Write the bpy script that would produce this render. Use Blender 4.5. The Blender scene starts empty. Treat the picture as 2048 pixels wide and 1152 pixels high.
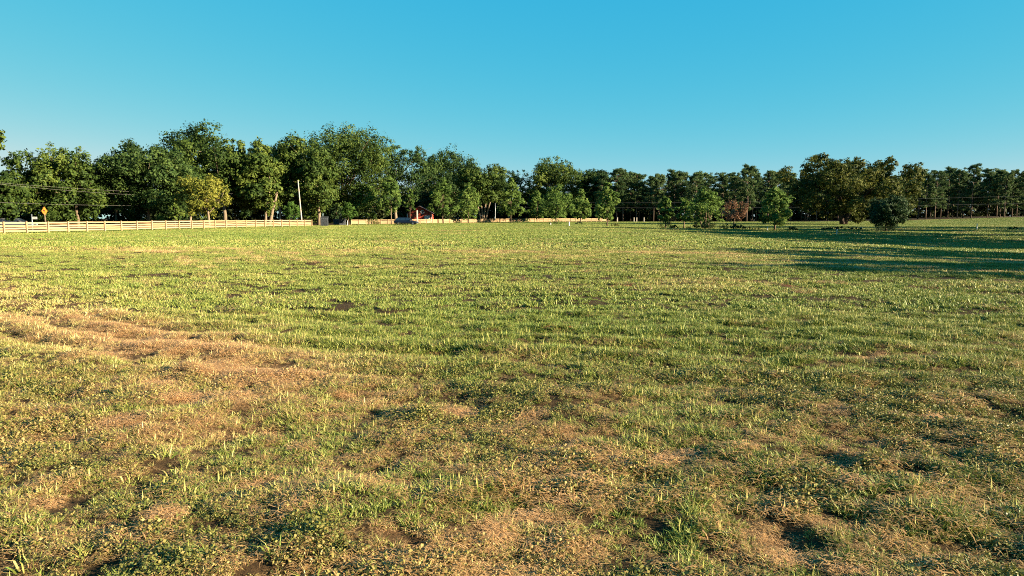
import bpy, bmesh, math, random
import numpy as np
from mathutils import Vector, Matrix

# ------------------------------------------------------------------ camera, world, sun, exposure
scene = bpy.context.scene
C = scene.collection
FPX, CXP, CYP = 1365.0, 1024.0, 576.0          # focal length and centre in photograph pixels
EYE = 1.45
PITCH = math.atan(139.0 / FPX)

cam_data = bpy.data.cameras.new('camera')
cam_data.sensor_width = 36.0
cam_data.lens = FPX / 2048.0 * 36.0
cam_data.clip_start = 0.05
cam_data.clip_end = 8000.0
cam = bpy.data.objects.new('camera', cam_data)
C.objects.link(cam)
cam.location = (0, 0, EYE)
cam.rotation_euler = (math.pi / 2 - PITCH, 0, 0)
scene.camera = cam

SUN_EL = math.radians(16.5)
SUN_AZ = math.radians(108.0)                   # clockwise from the viewing direction (+Y)
SUN_DIR = Vector((math.sin(SUN_AZ) * math.cos(SUN_EL), math.cos(SUN_AZ) * math.cos(SUN_EL), math.sin(SUN_EL)))

world = bpy.data.worlds.new('World')
scene.world = world
world.use_nodes = True
wn, wl = world.node_tree.nodes, world.node_tree.links
wn.clear()
sky = wn.new('ShaderNodeTexSky')
sky.sky_type = 'NISHITA'
sky.sun_disc = False
sky.sun_elevation = SUN_EL
sky.sun_rotation = SUN_AZ
sky.altitude = 200
sky.air_density = 0.6
sky.dust_density = 0.0
sky.ozone_density = 3.0
# one grade for the whole dome: each channel of the clear evening sky raised to its own power (cyan, richer overhead)
sep, comb = wn.new('ShaderNodeSeparateColor'), wn.new('ShaderNodeCombineColor')
wl.new(sky.outputs[0], sep.inputs[0])
for ch, power, gain, cap in ((0, 1.6, 0.314, 2.2), (1, .34, 1.62, 3.5), (2, .04, 2.77, 3.5)):
    pw, ml, mn = [wn.new('ShaderNodeMath') for _ in range(3)]
    pw.operation, ml.operation, mn.operation = 'POWER', 'MULTIPLY', 'MINIMUM'
    pw.inputs[1].default_value, ml.inputs[1].default_value, mn.inputs[1].default_value = power, gain, cap
    wl.new(sep.outputs[ch], pw.inputs[0]); wl.new(pw.outputs[0], ml.inputs[0]); wl.new(ml.outputs[0], mn.inputs[0])
    wl.new(mn.outputs[0], comb.inputs[ch])
bg = wn.new('ShaderNodeBackground')
bg.inputs['Strength'].default_value = 0.05
wo = wn.new('ShaderNodeOutputWorld')
wl.new(comb.outputs[0], bg.inputs['Color'])
wl.new(bg.outputs[0], wo.inputs['Surface'])

sun_data = bpy.data.lights.new('sun', 'SUN')
sun_data.energy = 5.0
sun_data.angle = math.radians(0.5)
sun_data.color = (1.0, 0.84, 0.60)
sun = bpy.data.objects.new('sun', sun_data)
C.objects.link(sun)
sun.location = (60, -20, 40)
sun.rotation_euler = (-SUN_DIR).to_track_quat('-Z', 'Y').to_euler()

scene.view_settings.view_transform = 'Standard'
scene.view_settings.look = 'None'
scene.view_settings.gamma = 1.0
scene.view_settings.exposure = 2.35
scene.view_settings.use_curve_mapping = False
scene.cycles.use_denoising = False
scene.cycles.filter_width = 1.05
scene.cycles.max_bounces = 5
scene.cycles.diffuse_bounces = 2
scene.cycles.transmission_bounces = 3
scene.cycles.transparent_max_bounces = 4

# ------------------------------------------------------------------ small tools
NP = np.random.default_rng(7)
TAB = np.random.default_rng(11).random((256, 256))


def vnoise(x, y, seed=0):
    x = np.asarray(x, float) + seed * 17.31
    y = np.asarray(y, float) + seed * 9.77
    xi, yi = np.floor(x).astype(int), np.floor(y).astype(int)
    fx, fy = x - xi, y - yi
    fx, fy = fx * fx * (3 - 2 * fx), fy * fy * (3 - 2 * fy)
    a = TAB[xi & 255, yi & 255]; b = TAB[(xi + 1) & 255, yi & 255]
    c = TAB[xi & 255, (yi + 1) & 255]; d = TAB[(xi + 1) & 255, (yi + 1) & 255]
    return (a * (1 - fx) + b * fx) * (1 - fy) + (c * (1 - fx) + d * fx) * fy


def fbm(x, y, seed=0, o=3):
    s = 0.0; a = 0.5; t = 0.0
    for k in range(o):
        s = s + a * vnoise(x * 2 ** k, y * 2 ** k, seed + k * 3)
        t += a; a *= 0.5
    return s / t


def sstep(a, b, v):
    """smooth step from a to b (a > b falls)"""
    t = np.clip((np.asarray(v, float) - a) / (b - a), 0, 1)
    return t * t * (3 - 2 * t)


def px2g(px, py):
    """ground point (flat field) seen at a photograph pixel"""
    cx, cy = (px - CXP) / FPX, (py - CYP) / FPX
    dy = math.cos(PITCH) - math.sin(PITCH) * cy
    dz = -math.sin(PITCH) - math.cos(PITCH) * cy
    t = EYE / -dz
    return cx * t, dy * t


def X(px, Y):
    return (px - CXP) / FPX * Y * 0.995


def Zat(py, Y):
    """height above the field of a point at depth Y seen at image row py"""
    return EYE + (437.0 - py) / FPX * Y * 1.005


PATCHES = [(400, 800, .30), (320, 770, .25), (680, 790, .22), (545, 845, .16), (600, 880, .14), (1050, 832, .24), (920, 820, .15),
           (1125, 887, .14), (1340, 905, .17), (1385, 900, .10), (1110, 935, .10), (1150, 955, .12), (1050, 1020, .18), (1130, 1000, .14), (980, 1060, .12),
           (1600, 1100, .16), (1690, 1130, .12), (1840, 1000, .12), (1720, 975, .10), (900, 940, .10), (520, 960, .14), (760, 1080, .15),
           (1480, 905, .10), (1880, 840, .2), (1730, 715, .3), (250, 850, .25), (1550, 1060, .12), (330, 1050, .16), (90, 1020, .14)]
HOLLOWS = [(400, 798, .36, .05), (1340, 905, .26, .045), (1050, 832, .26, .03), (1060, 1010, .26, .035), (1600, 1095, .26, .04), (700, 795, .2, .035),
           (545, 850, .2, .03), (1300, 955, .16, .04), (1780, 778, .3, .05)]
CLAY = [(1130, 660, .21), (1098, 661, .14), (962, 746, .07), (1785, 775, .12), (1240, 572, .35), (1575, 568, .35)]
PATCHW = [(*px2g(a, b), r * .85) for a, b, r in PATCHES]
HOLW = [(*px2g(a, b), r, d) for a, b, r, d in HOLLOWS]
CLAYW = [(*px2g(a, b), r) for a, b, r in CLAY]


def height(x, y):
    x = np.asarray(x, float); y = np.asarray(y, float)
    r = np.hypot(x, y)
    z = 0.35 * sstep(150, 250, y)
    z = z + 2.1 * sstep(95, 215, x) * sstep(110, 240, y)
    z = z + 0.25 * (fbm(x / 30, y / 30, 2) - 0.5) * sstep(10, 60, r) * (1 - sstep(140, 200, r))
    z = z - 0.95 * sstep(5, 42, x) * sstep(6, 30, y) * (1 - sstep(58, 100, y))
    near = 1 - sstep(20, 60, r)
    z = z + near * (0.09 * (vnoise(x / 1.7, y / 1.4, 5) - .5) + 0.06 * (vnoise(x / .55, y / .5, 8) - .5) + 0.04 * (vnoise(x / .2, y / .2, 21) - .5))
    z = z + .020 * row_wave(x, y) * sstep(4.5, 7.5, r) * (1 - sstep(18, 40, r))
    for hx, hy, hr, hd in HOLW:
        q = ((x - hx) ** 2 + (y - hy) ** 2) / (hr * hr)
        z = z - .9 * hd * np.exp(-q ** 2)
    for hx, hy, hr in CLAYW:
        z = z + 0.02 * np.exp(-((x - hx) ** 2 + (y - hy) ** 2) / (hr * hr))
    return z


def h1(x, y):
    return float(height(x, y))


def row_wave(x, y):
    """-1..1 ripple of the mower's passes, about 0.8 m apart and never quite straight"""
    bend = 0.55 * sstep(2, 14, -x) * (1 - sstep(25, 60, y))
    ang = -0.16 - bend
    u = y * np.cos(ang) - x * np.sin(ang)
    u = u + 0.9 * (fbm(x / 4.5, y / 4.5, 91) - .5) + .25 * (vnoise(x / .9, y / .6, 92) - .5)
    amp = .35 + .9 * vnoise(x / 2.6, y / 1.2, 93)
    return np.sin(u * 2 * np.pi / .78) * np.clip(amp, 0, 1)


def rows(x, y):
    """mowing rows: streaks that run across the field, bending along its left edge"""
    ang = -0.16 - 0.55 * sstep(2, 14, -x) * (1 - sstep(25, 60, y))
    u = y * np.cos(ang) - x * np.sin(ang)
    v = x * np.cos(ang) + y * np.sin(ang)
    return fbm(v / 3.2, u / 0.40, 31, 2) * .62 + fbm(v / 14.0, u / 1.7, 37, 2) * .38


def dryness(x, y):
    x = np.asarray(x, float); y = np.asarray(y, float)
    r = np.hypot(x, y)
    # worn track along the left edge of the mown field
    t = np.clip((x + 13.0) / 11.0, -0.6, 1.0)
    yc = 14.9 - 8.8 * t
    w = 2.7 - 1.75 * np.clip(t, 0, 1)
    wob = 0.9 * (fbm(x / 1.3, y / 1.1, 14) - .5)
    track = np.exp(-((y - yc) / w + wob) ** 2) * (1 - sstep(-2.4, -.4, x))
    d = 0.80 * track * (0.35 + 1.2 * fbm(x / .8, y / .6, 15))
    for hx, hy, hr in PATCHW:
        q = np.sqrt((x - hx) ** 2 + ((y - hy) * 1.15) ** 2) / hr
        q = q + 1.5 * (fbm(x / .2, y / .2, 18) - .45)
        d = np.maximum(d, 0.74 * (1 - sstep(0.35, 1.2, q)))
    n = fbm(x / 1.1, y / .8, 3, 4)
    d = d + 0.42 * sstep(.54, .80, n) * (1 - 0.55 * sstep(5.5, 9, y))
    d = d + 0.34 * (1 - sstep(4.2, 6.8, y + .12 * x)) * sstep(.35, .9, vnoise(x / .35, y / .3, 55))
    rw = rows(x, y)
    d = d + 0.85 * sstep(.53, .74, rw) * sstep(8, 26, r)
    d = d + 0.30 * np.exp(-((y - 36 - .1 * x) / 9.0) ** 2) * (1 - sstep(8, 30, x)) * (0.4 + fbm(x / 8, y / 3, 44))
    d = d + 0.35 * np.exp(-((y - 57 - .03 * x) / 5.0) ** 2) * sstep(6, 30, x)
    d = d + 0.12 * sstep(14, 50, -x) + .10 * (1 - sstep(4.0, 7.0, y + .1 * x))
    return np.clip(d, 0, 1)


def clay(x, y):
    c = np.zeros_like(np.asarray(x, float))
    for k, (hx, hy, hr) in enumerate(CLAYW):
        q = np.hypot((x - hx), (y - hy) * 1.6) / hr + .8 * (vnoise(x / .08, y / .08, 19) - .5)
        c = np.maximum(c, (1 - sstep(.5, 1.1, q)) * (1.0 if k < 3 else .5))
    return c


# ------------------------------------------------------------------ materials
def new_mat(name):
    m = bpy.data.materials.new(name)
    m.use_nodes = True
    nt = m.node_tree
    nt.nodes.clear()
    return m, nt.nodes, nt.links


def plain(name, col, rough=0.7, vary=0.25, scale=6.0, spec=0.3, metallic=0.0, stretch=(1, 1, 1), bump=0.0):
    col = [c * .64 for c in col]
    m, n, l = new_mat(name)
    out = n.new('ShaderNodeOutputMaterial'); p = n.new('ShaderNodeBsdfPrincipled')
    tc = n.new('ShaderNodeTexCoord'); mp = n.new('ShaderNodeMapping'); no = n.new('ShaderNodeTexNoise')
    mp.inputs['Scale'].default_value = stretch
    no.inputs['Scale'].default_value = scale; no.inputs['Detail'].default_value = 4
    oi = n.new('ShaderNodeObjectInfo')
    mx = n.new('ShaderNodeMixRGB')
    mx.inputs[1].default_value = (*[c * (1 - vary) for c in col], 1)
    mx.inputs[2].default_value = (*[min(1, c * (1 + vary)) for c in col], 1)
    add = n.new('ShaderNodeMath'); add.operation = 'ADD'
    mul = n.new('ShaderNodeMath'); mul.operation = 'MULTIPLY_ADD'; mul.inputs[1].default_value = .5; mul.inputs[2].default_value = -.25
    l.new(tc.outputs['Object'], mp.inputs[0]); l.new(mp.outputs[0], no.inputs['Vector'])
    l.new(oi.outputs['Random'], mul.inputs[0])
    l.new(no.outputs[0], add.inputs[0]); l.new(mul.outputs[0], add.inputs[1])
    l.new(add.outputs[0], mx.inputs[0]); l.new(mx.outputs[0], p.inputs['Base Color'])
    p.inputs['Roughness'].default_value = rough
    p.inputs['Specular IOR Level'].default_value = spec
    p.inputs['Metallic'].default_value = metallic
    if bump:
        b = n.new('ShaderNodeBump'); b.inputs['Strength'].default_value = bump; b.inputs['Distance'].default_value = .03
        l.new(no.outputs[0], b.inputs['Height']); l.new(b.outputs[0], p.inputs['Normal'])
    l.new(p.outputs[0], out.inputs[0])
    return m


def leaf_mat(name, dark, mid, light, trans=0.28, vary=0.25):
    dark, mid, light = [[c * .80 for c in q] for q in (dark, mid, light)]
    m, n, l = new_mat(name)
    out = n.new('ShaderNodeOutputMaterial')
    at = n.new('ShaderNodeAttribute'); at.attribute_name = 'tint'
    oi = n.new('ShaderNodeObjectInfo')
    ma = n.new('ShaderNodeMath'); ma.operation = 'MULTIPLY_ADD'; ma.inputs[1].default_value = vary; ma.inputs[2].default_value = -vary / 2
    ad = n.new('ShaderNodeMath'); ad.operation = 'ADD'
    cr = n.new('ShaderNodeValToRGB')
    e = cr.color_ramp.elements
    e[0].position = 0.0; e[0].color = (*dark, 1)
    e[1].position = 1.0; e[1].color = (*light, 1)
    x = e.new(0.5); x.color = (*mid, 1)
    l.new(oi.outputs['Random'], ma.inputs[0]); l.new(at.outputs['Fac'], ad.inputs[0]); l.new(ma.outputs[0], ad.inputs[1])
    l.new(ad.outputs[0], cr.inputs[0])
    p = n.new('ShaderNodeBsdfPrincipled'); p.inputs['Roughness'].default_value = .6; p.inputs['Specular IOR Level'].default_value = .08
    tr = n.new('ShaderNodeBsdfTranslucent')
    mx = n.new('ShaderNodeMixShader'); mx.inputs[0].default_value = trans
    l.new(cr.outputs[0], p.inputs['Base Color']); l.new(cr.outputs[0], tr.inputs['Color'])
    l.new(p.outputs[0], mx.inputs[1]); l.new(tr.outputs[0], mx.inputs[2]); l.new(mx.outputs[0], out.inputs[0])
    return m


def grass_mat(name, green, yellow, straw, trans=.14, bias=0.0):
    green, yellow, straw = [[min(.8, c * .84) for c in q] for q in (green, yellow, straw)]
    m, n, l = new_mat(name)
    out = n.new('ShaderNodeOutputMaterial')
    dr = n.new('ShaderNodeAttribute'); dr.attribute_name = 'dry'; dr.attribute_type = 'INSTANCER'
    ti = n.new('ShaderNodeAttribute'); ti.attribute_name = 'hue'; ti.attribute_type = 'INSTANCER'
    bt = n.new('ShaderNodeAttribute'); bt.attribute_name = 'tint'
    a = n.new('ShaderNodeMath'); a.operation = 'MULTIPLY_ADD'; a.inputs[1].default_value = .85; a.inputs[2].default_value = -.42 + bias
    b = n.new('ShaderNodeMath'); b.operation = 'ADD'
    c = n.new('ShaderNodeMath'); c.operation = 'MULTIPLY_ADD'; c.inputs[1].default_value = .3
    cr = n.new('ShaderNodeValToRGB'); e = cr.color_ramp.elements
    e[0].position = .0; e[0].color = (*green, 1)
    e[1].position = 1.0; e[1].color = (*straw, 1)
    x = e.new(.42); x.color = (*yellow, 1)
    l.new(bt.outputs['Fac'], a.inputs[0]); l.new(a.outputs[0], b.inputs[0]); l.new(dr.outputs['Fac'], b.inputs[1])
    l.new(ti.outputs['Fac'], c.inputs[0]); l.new(b.outputs[0], c.inputs[2])
    l.new(c.outputs[0], cr.inputs[0])
    p = n.new('ShaderNodeBsdfPrincipled'); p.inputs['Roughness'].default_value = .55; p.inputs['Specular IOR Level'].default_value = .3
    tr = n.new('ShaderNodeBsdfTranslucent'); mx = n.new('ShaderNodeMixShader'); mx.inputs[0].default_value = trans
    l.new(cr.outputs[0], p.inputs['Base Color']); l.new(cr.outputs[0], tr.inputs['Color'])
    l.new(p.outputs[0], mx.inputs[1]); l.new(tr.outputs[0], mx.inputs[2]); l.new(mx.outputs[0], out.inputs[0])
    return m


def ground_mat():
    m, n, l = new_mat('field_soil_and_thatch')
    out = n.new('ShaderNodeOutputMaterial'); p = n.new('ShaderNodeBsdfPrincipled')
    p.inputs['Roughness'].default_value = .9; p.inputs['Specular IOR Level'].default_value = .1
    geo = n.new('ShaderNodeNewGeometry')
    n1 = n.new('ShaderNodeTexNoise'); n1.inputs['Scale'].default_value = 14; n1.inputs['Detail'].default_value = 5
    n3 = n.new('ShaderNodeTexNoise'); n3.inputs['Scale'].default_value = 75; n3.inputs['Detail'].default_value = 6; n3.inputs['Roughness'].default_value = .7
    l.new(geo.outputs['Position'], n3.inputs['Vector'])
    rp = n.new('ShaderNodeValToRGB'); rp.color_ramp.elements[0].position = .42; rp.color_ramp.elements[1].position = .66
    l.new(n3.outputs[0], rp.inputs[0])
    n2 = n.new('ShaderNodeTexNoise'); n2.inputs['Scale'].default_value = 1.1; n2.inputs['Detail'].default_value = 5
    l.new(geo.outputs['Position'], n1.inputs['Vector']); l.new(geo.outputs['Position'], n2.inputs['Vector'])

    def mix(f, c1, c2):
        x = n.new('ShaderNodeMixRGB')
        for s, v in ((0, f), (1, c1), (2, c2)):
            if isinstance(v, tuple): x.inputs[s].default_value = (*v, 1)
            else: l.new(v, x.inputs[s])
        return x.outputs[0]

    def attr(a):
        x = n.new('ShaderNodeAttribute'); x.attribute_name = a; return x.outputs['Fac']
    turf = mix(n1.outputs[0], (.010, .007, .004), (.035, .024, .011))
    turf = mix(n2.outputs[0], turf, (.024, .020, .008))
    straw = mix(n1.outputs[0], (.05, .024, .011), (.20, .115, .05))
    cl = mix(n1.outputs[0], (.24, .06, .025), (.42, .125, .055))
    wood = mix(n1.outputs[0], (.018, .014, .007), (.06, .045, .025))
    turf = mix(rp.outputs[0], turf, (.075, .045, .020))
    c = mix(attr('dry'), turf, straw)
    c = mix(attr('clay'), c, cl)
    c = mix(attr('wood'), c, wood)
    l.new(c, p.inputs['Base Color'])
    b = n.new('ShaderNodeBump'); b.inputs['Strength'].default_value = 1.0; b.inputs['Distance'].default_value = .04
    l.new(n3.outputs[0], b.inputs['Height']); l.new(b.outputs[0], p.inputs['Normal'])
    l.new(p.outputs[0], out.inputs[0])
    return m


M = {
    'ground': ground_mat(),
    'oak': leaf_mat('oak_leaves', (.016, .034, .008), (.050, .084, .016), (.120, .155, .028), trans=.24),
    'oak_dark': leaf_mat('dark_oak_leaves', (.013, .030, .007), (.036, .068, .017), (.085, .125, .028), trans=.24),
    'pecan': leaf_mat('pecan_leaves', (.024, .038, .007), (.074, .088, .018), (.175, .165, .033)),
    'yellow': leaf_mat('yellowing_leaves', (.075, .090, .015), (.165, .178, .027), (.285, .265, .045)),
    'pear': leaf_mat('pear_leaves', (.038, .080, .016), (.115, .190, .038), (.22, .29, .07), trans=.36),
    'pine': leaf_mat('pine_needles', (.022, .050, .019), (.066, .110, .037), (.135, .175, .058), trans=.32),
    'cedar': leaf_mat('arborvitae_leaves', (.022, .058, .010), (.062, .125, .022), (.12, .20, .04)),
    'cedar_light': leaf_mat('young_cedar_leaves', (.05, .085, .016), (.12, .17, .03), (.20, .24, .05)),
    'holly': leaf_mat('dark_shrub_leaves', (.012, .028, .010), (.026, .052, .018), (.05, .085, .028), trans=.15),
    'weed': leaf_mat('weed_leaves', (.05, .06, .015), (.11, .12, .03), (.22, .20, .06)),
    'dead': leaf_mat('dead_brown_leaves', (.10, .052, .028), (.20, .105, .058), (.30, .17, .10), trans=.15),
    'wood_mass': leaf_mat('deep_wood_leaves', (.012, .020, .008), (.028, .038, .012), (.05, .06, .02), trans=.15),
    'bark': plain('bark', (.16, .115, .075), .9, .45, 3, .1, 0, (4, 4, .6), .6),
    'bark_pale': plain('pale_bark', (.25, .19, .13), .9, .35, 3, .1, 0, (4, 4, .6), .5),
    'bark_pine': plain('pine_bark', (.16, .115, .085), .9, .45, 2, .1, 0, (4, 4, .5), .6),
    'bark_dark': plain('dark_bark', (.07, .052, .038), .9, .4, 3, .1, 0, (4, 4, .6), .6),
    'fence': plain('fence_lumber', (.46, .318, .165), .75, .28, 5, .2, 0, (1, 6, 6), .15),
    'pole': plain('weathered_pole', (.46, .40, .33), .7, .15, 4, .2, 0, (5, 5, .4)),
    'grey_metal': plain('galvanised_metal', (.35, .36, .37), .45, .15, 8, .5, .6),
    'white_paint': plain('white_paint', (.80, .79, .75), .6, .05, 8, .3),
    'white_stake': plain('white_stake', (.78, .77, .72), .6, .08, 8, .3),
    'sign_amber': plain('amber_sheeting', (.52, .19, .02), .45, .10, 5, .4),
    'black': plain('black_print', (.02, .018, .016), .6, .1, 5, .3),
    'sign_red': plain('dark_red_print', (.10, .012, .010), .6, .1, 5, .3),
    'stone': plain('shade_toned_stone', (.07, .08, .092), .8, .45, 5, .3, 0, (1, 1, 1), .4),  # pear-tree shade on the gate stonework is put into this dark colour
    'mortar': plain('dark_mortar', (.035, .038, .04), .9, .2, 12, .1),
    'car_paint': plain('navy_car_paint', (.008, .012, .028), .3, .1, 2, .4, .0),
    'car_silver': plain('grey_car_paint', (.12, .125, .135), .3, .08, 2, .6, .3),
    'car_glass': plain('car_glass', (.02, .03, .05), .06, .1, 2, .9),
    'rubber': plain('tyre_rubber', (.015, .015, .016), .8, .1, 10, .2),
    'rim': plain('alloy', (.42, .43, .45), .35, .1, 5, .5, .8),
    'lamp': plain('headlamp_lens', (.35, .55, .62), .12, .05, 3, .8),
    'red_boards': plain('red_boards', (.52, .085, .05), .7, .22, 3, .2, 0, (6, 6, .6), .1),
    'roof': plain('roof_shingles', (.075, .055, .05), .85, .3, 8, .2),
    'window_glass': plain('window_glass', (.03, .035, .045), .08, .1, 2, .8),
    'cable': plain('cable', (.30, .28, .25), .6, .05, 3, .3),
    'lantern_glass': plain('lantern_glass', (.20, .30, .32), .15, .1, 3, .7),
}


# ------------------------------------------------------------------ object helpers
def tag(o, label, cat=None, group=None, kind=None):
    if label: o['label'] = label
    if cat: o['category'] = cat
    if group: o['group'] = group
    if kind: o['kind'] = kind
    return o


def empty(name, loc, rz=0.0):
    o = bpy.data.objects.new(name, None)
    o.empty_display_size = .3
    C.objects.link(o); o.location = loc; o.rotation_euler = (0, 0, rz)
    return o


def link(name, me, mat=None, parent=None, loc=(0, 0, 0), rot=(0, 0, 0)):
    o = bpy.data.objects.new(name, me)
    if mat and not me.materials: me.materials.append(M[mat] if isinstance(mat, str) else mat)
    C.objects.link(o); o.location = loc; o.rotation_euler = rot
    if parent: o.parent = parent
    return o


def copy_tree(o, parent=None):
    c = o.copy(); C.objects.link(c); c.parent = parent
    for ch in list(o.children): copy_tree(ch, c)
    return c


class MB:
    """collects boxes, tubes, prisms into ONE mesh"""
    def __init__(s): s.v = []; s.f = []

    def add(s, v, f):
        b = len(s.v); s.v += [tuple(p) for p in v]; s.f += [tuple(i + b for i in q) for q in f]; return s

    def box(s, x0, x1, y0, y1, z0, z1, bev=0.0):
        if bev <= 0:
            v = [(x, y, z) for z in (z0, z1) for x, y in ((x0, y0), (x1, y0), (x1, y1), (x0, y1))]
            return s.add(v, [(3, 2, 1, 0), (4, 5, 6, 7), (0, 1, 5, 4), (1, 2, 6, 5), (2, 3, 7, 6), (3, 0, 4, 7)])
        b = bev; v = []
        for z, q in ((z0, b), (z0 + b, 0), (z1 - b, 0), (z1, b)):
            v += [(x0 + b + q * 0, y0 + q, z), (x1 - b, y0 + q, z), (x1 - q, y0 + b, z), (x1 - q, y1 - b, z), (x1 - b, y1 - q, z), (x0 + b, y1 - q, z), (x0 + q, y1 - b, z), (x0 + q, y0 + b, z)]
        f = [tuple(range(7, -1, -1)), tuple(range(24, 32))]
        for k in range(3):
            for i in range(8):
                j = (i + 1) % 8
                f.append((k * 8 + i, k * 8 + j, k * 8 + 8 + j, k * 8 + 8 + i))
        return s.add(v, f)

    def tube(s, pts, rad, seg=8, cap=True):
        pts = [Vector(p) for p in pts]
        if not hasattr(rad, '__len__'): rad = [rad] * len(pts)
        v = []; f = []
        for i, p in enumerate(pts):
            d = (pts[min(i + 1, len(pts) - 1)] - pts[max(i - 1, 0)]).normalized()
            a = d.orthogonal().normalized() if abs(d.z) < .99 else Vector((1, 0, 0))
            if abs(d.z) > .5: a = (Vector((1, 0, 0)) - d * d.x).normalized()
            b = d.cross(a)
            for k in range(seg):
                t = 2 * math.pi * k / seg
                v.append(p + (a * math.cos(t) + b * math.sin(t)) * rad[i])
        n = len(pts)
        for i in range(n - 1):
            for k in range(seg):
                j = (k + 1) % seg
                f.append((i * seg + k, i * seg + j, (i + 1) * seg + j, (i + 1) * seg + k))
        if cap:
            f.append(tuple(range(seg - 1, -1, -1))); f.append(tuple((n - 1) * seg + k for k in range(seg)))
        return s.add(v, f)

    def prism(s, poly, axis_vec, thick):
        """poly: list of 3-D points (planar), extruded by axis_vec*thick"""
        a = Vector(axis_vec) * thick; n = len(poly)
        v = [Vector(p) for p in poly] + [Vector(p) + a for p in poly]
        f = [tuple(range(n - 1, -1, -1)), tuple(range(n, 2 * n))] + [(i, (i + 1) % n, n + (i + 1) % n, n + i) for i in range(n)]
        return s.add(v, f)

    def mesh(s, name, smooth=False):
        me = bpy.data.meshes.new(name); me.from_pydata(s.v, [], s.f)
        bm = bmesh.new(); bm.from_mesh(me); bmesh.ops.recalc_face_normals(bm, faces=bm.faces); bm.to_mesh(me); bm.free()
        if smooth:
            me.polygons.foreach_set('use_smooth', [True] * len(me.polygons))
        me.update(); return me

    def build(s, name, mat, parent=None, loc=(0, 0, 0), rot=(0, 0, 0), smooth=False):
        return link(name, s.mesh(name, smooth), mat, parent, loc, rot)


def unit(a):
    return a / np.maximum(np.linalg.norm(a, axis=1, keepdims=True), 1e-9)


def leaf_mesh(name, P, N, size, aspect, tint, mat, rng):
    n = len(P)
    R = unit(rng.normal(size=(n, 3)))
    T = unit(np.cross(N, R)); B = np.cross(N, T)
    s = np.asarray(size).reshape(-1, 1) * .5
    w = s * np.asarray(aspect).reshape(-1, 1)
    k = rng.uniform(-.25, .25, (n, 1))
    V = np.stack([P - T * s, P + B * w + T * s * k, P + T * s, P - B * w + T * s * k], 1).reshape(-1, 3)
    me = bpy.data.meshes.new(name)
    me.vertices.add(4 * n); me.vertices.foreach_set('co', V.astype(np.float32).ravel())
    me.loops.add(4 * n); me.loops.foreach_set('vertex_index', np.arange(4 * n, dtype=np.int32))
    me.polygons.add(n); me.polygons.foreach_set('loop_start', np.arange(0, 4 * n, 4, dtype=np.int32))
    me.polygons.foreach_set('loop_total', np.full(n, 4, dtype=np.int32))
    at = me.attributes.new('tint', 'FLOAT', 'POINT')
    at.data.foreach_set('value', np.repeat(np.asarray(tint, np.float32), 4))
    me.update(calc_edges=True)
    me.materials.append(M[mat])
    return me


def clumps(rng, cen, rad, per, flat=1.0, out_bias=1.0, tint_c=None):
    """leaf points round clump centres; returns points, normals, tint"""
    n = len(cen)
    idx = np.repeat(np.arange(n), per)
    D = unit(rng.normal(size=(len(idx), 3)))
    r = rng.random(len(idx)) ** .5
    rr = np.asarray(rad)[idx]
    P = cen[idx] + D * (rr * r)[:, None] * np.array([1, 1, flat])
    N = unit(D * out_bias + rng.normal(size=D.shape) * .7 + np.array([0, 0, .25]))
    if tint_c is None: tint_c = rng.normal(.5, .17, n)
    t = np.clip(tint_c[idx] + rng.normal(0, .13, len(idx)), 0, 1)
    return P, N, t


def lobes_in(rng, n, c, ax, rmin, rmax, lo=.35, hi=.8, squash=1.0):
    """spread n lobes through an ellipsoid, keeping them apart"""
    out = []
    for i in range(n):
        best = None
        for k in range(12):
            d = rng.normal(size=3); d /= np.linalg.norm(d)
            p = np.sign(d) * np.abs(d) ** .8 * rng.uniform(lo, hi)
            m = min((np.linalg.norm(p - q) for q in out), default=9)
            if best is None or m > best[0]: best = (m, p)
        out.append(best[1])
    U = np.array(out)
    return U * np.asarray(ax) + np.asarray(c), rng.uniform(rmin, rmax, n) * squash


def branch_paths(mb, rng, base, top_h, r0, targets, bend=.15, seg=7, fork=.45, lean=(0, 0)):
    """tapered trunk with limbs that run out to the lobes"""
    b = Vector(base)
    pts = []; rads = []
    for i in range(6):
        t = i / 5
        pts.append(b + Vector((lean[0] * t + rng.normal(0, .02) * top_h * t, lean[1] * t + rng.normal(0, .02) * top_h * t, top_h * t - .15 * (i == 0))))
        rads.append(r0 * (1.25 if i == 0 else 1 - .6 * t))
    mb.tube(pts, rads, seg + 1)
    for tg in targets:
        tg = Vector(tg)
        t = rng.uniform(fork, .98)
        i = min(4, int(t * 5)); s = pts[i].lerp(pts[i + 1], t * 5 - i)
        if tg.z < s.z + .3: s = pts[2].lerp(pts[3], .2)
        mid = s.lerp(tg, .5) + Vector(rng.normal(0, bend, 3)) * (tg - s).length * .6
        mid.z += bend * (tg - s).length * .6
        r1 = r0 * (1 - .6 * t) * rng.uniform(.45, .65)
        mb.tube([s, s.lerp(mid, .55) + Vector(rng.normal(0, .05, 3)), mid, tg], [r1, r1 * .75, r1 * .5, r1 * .15], 5)


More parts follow.
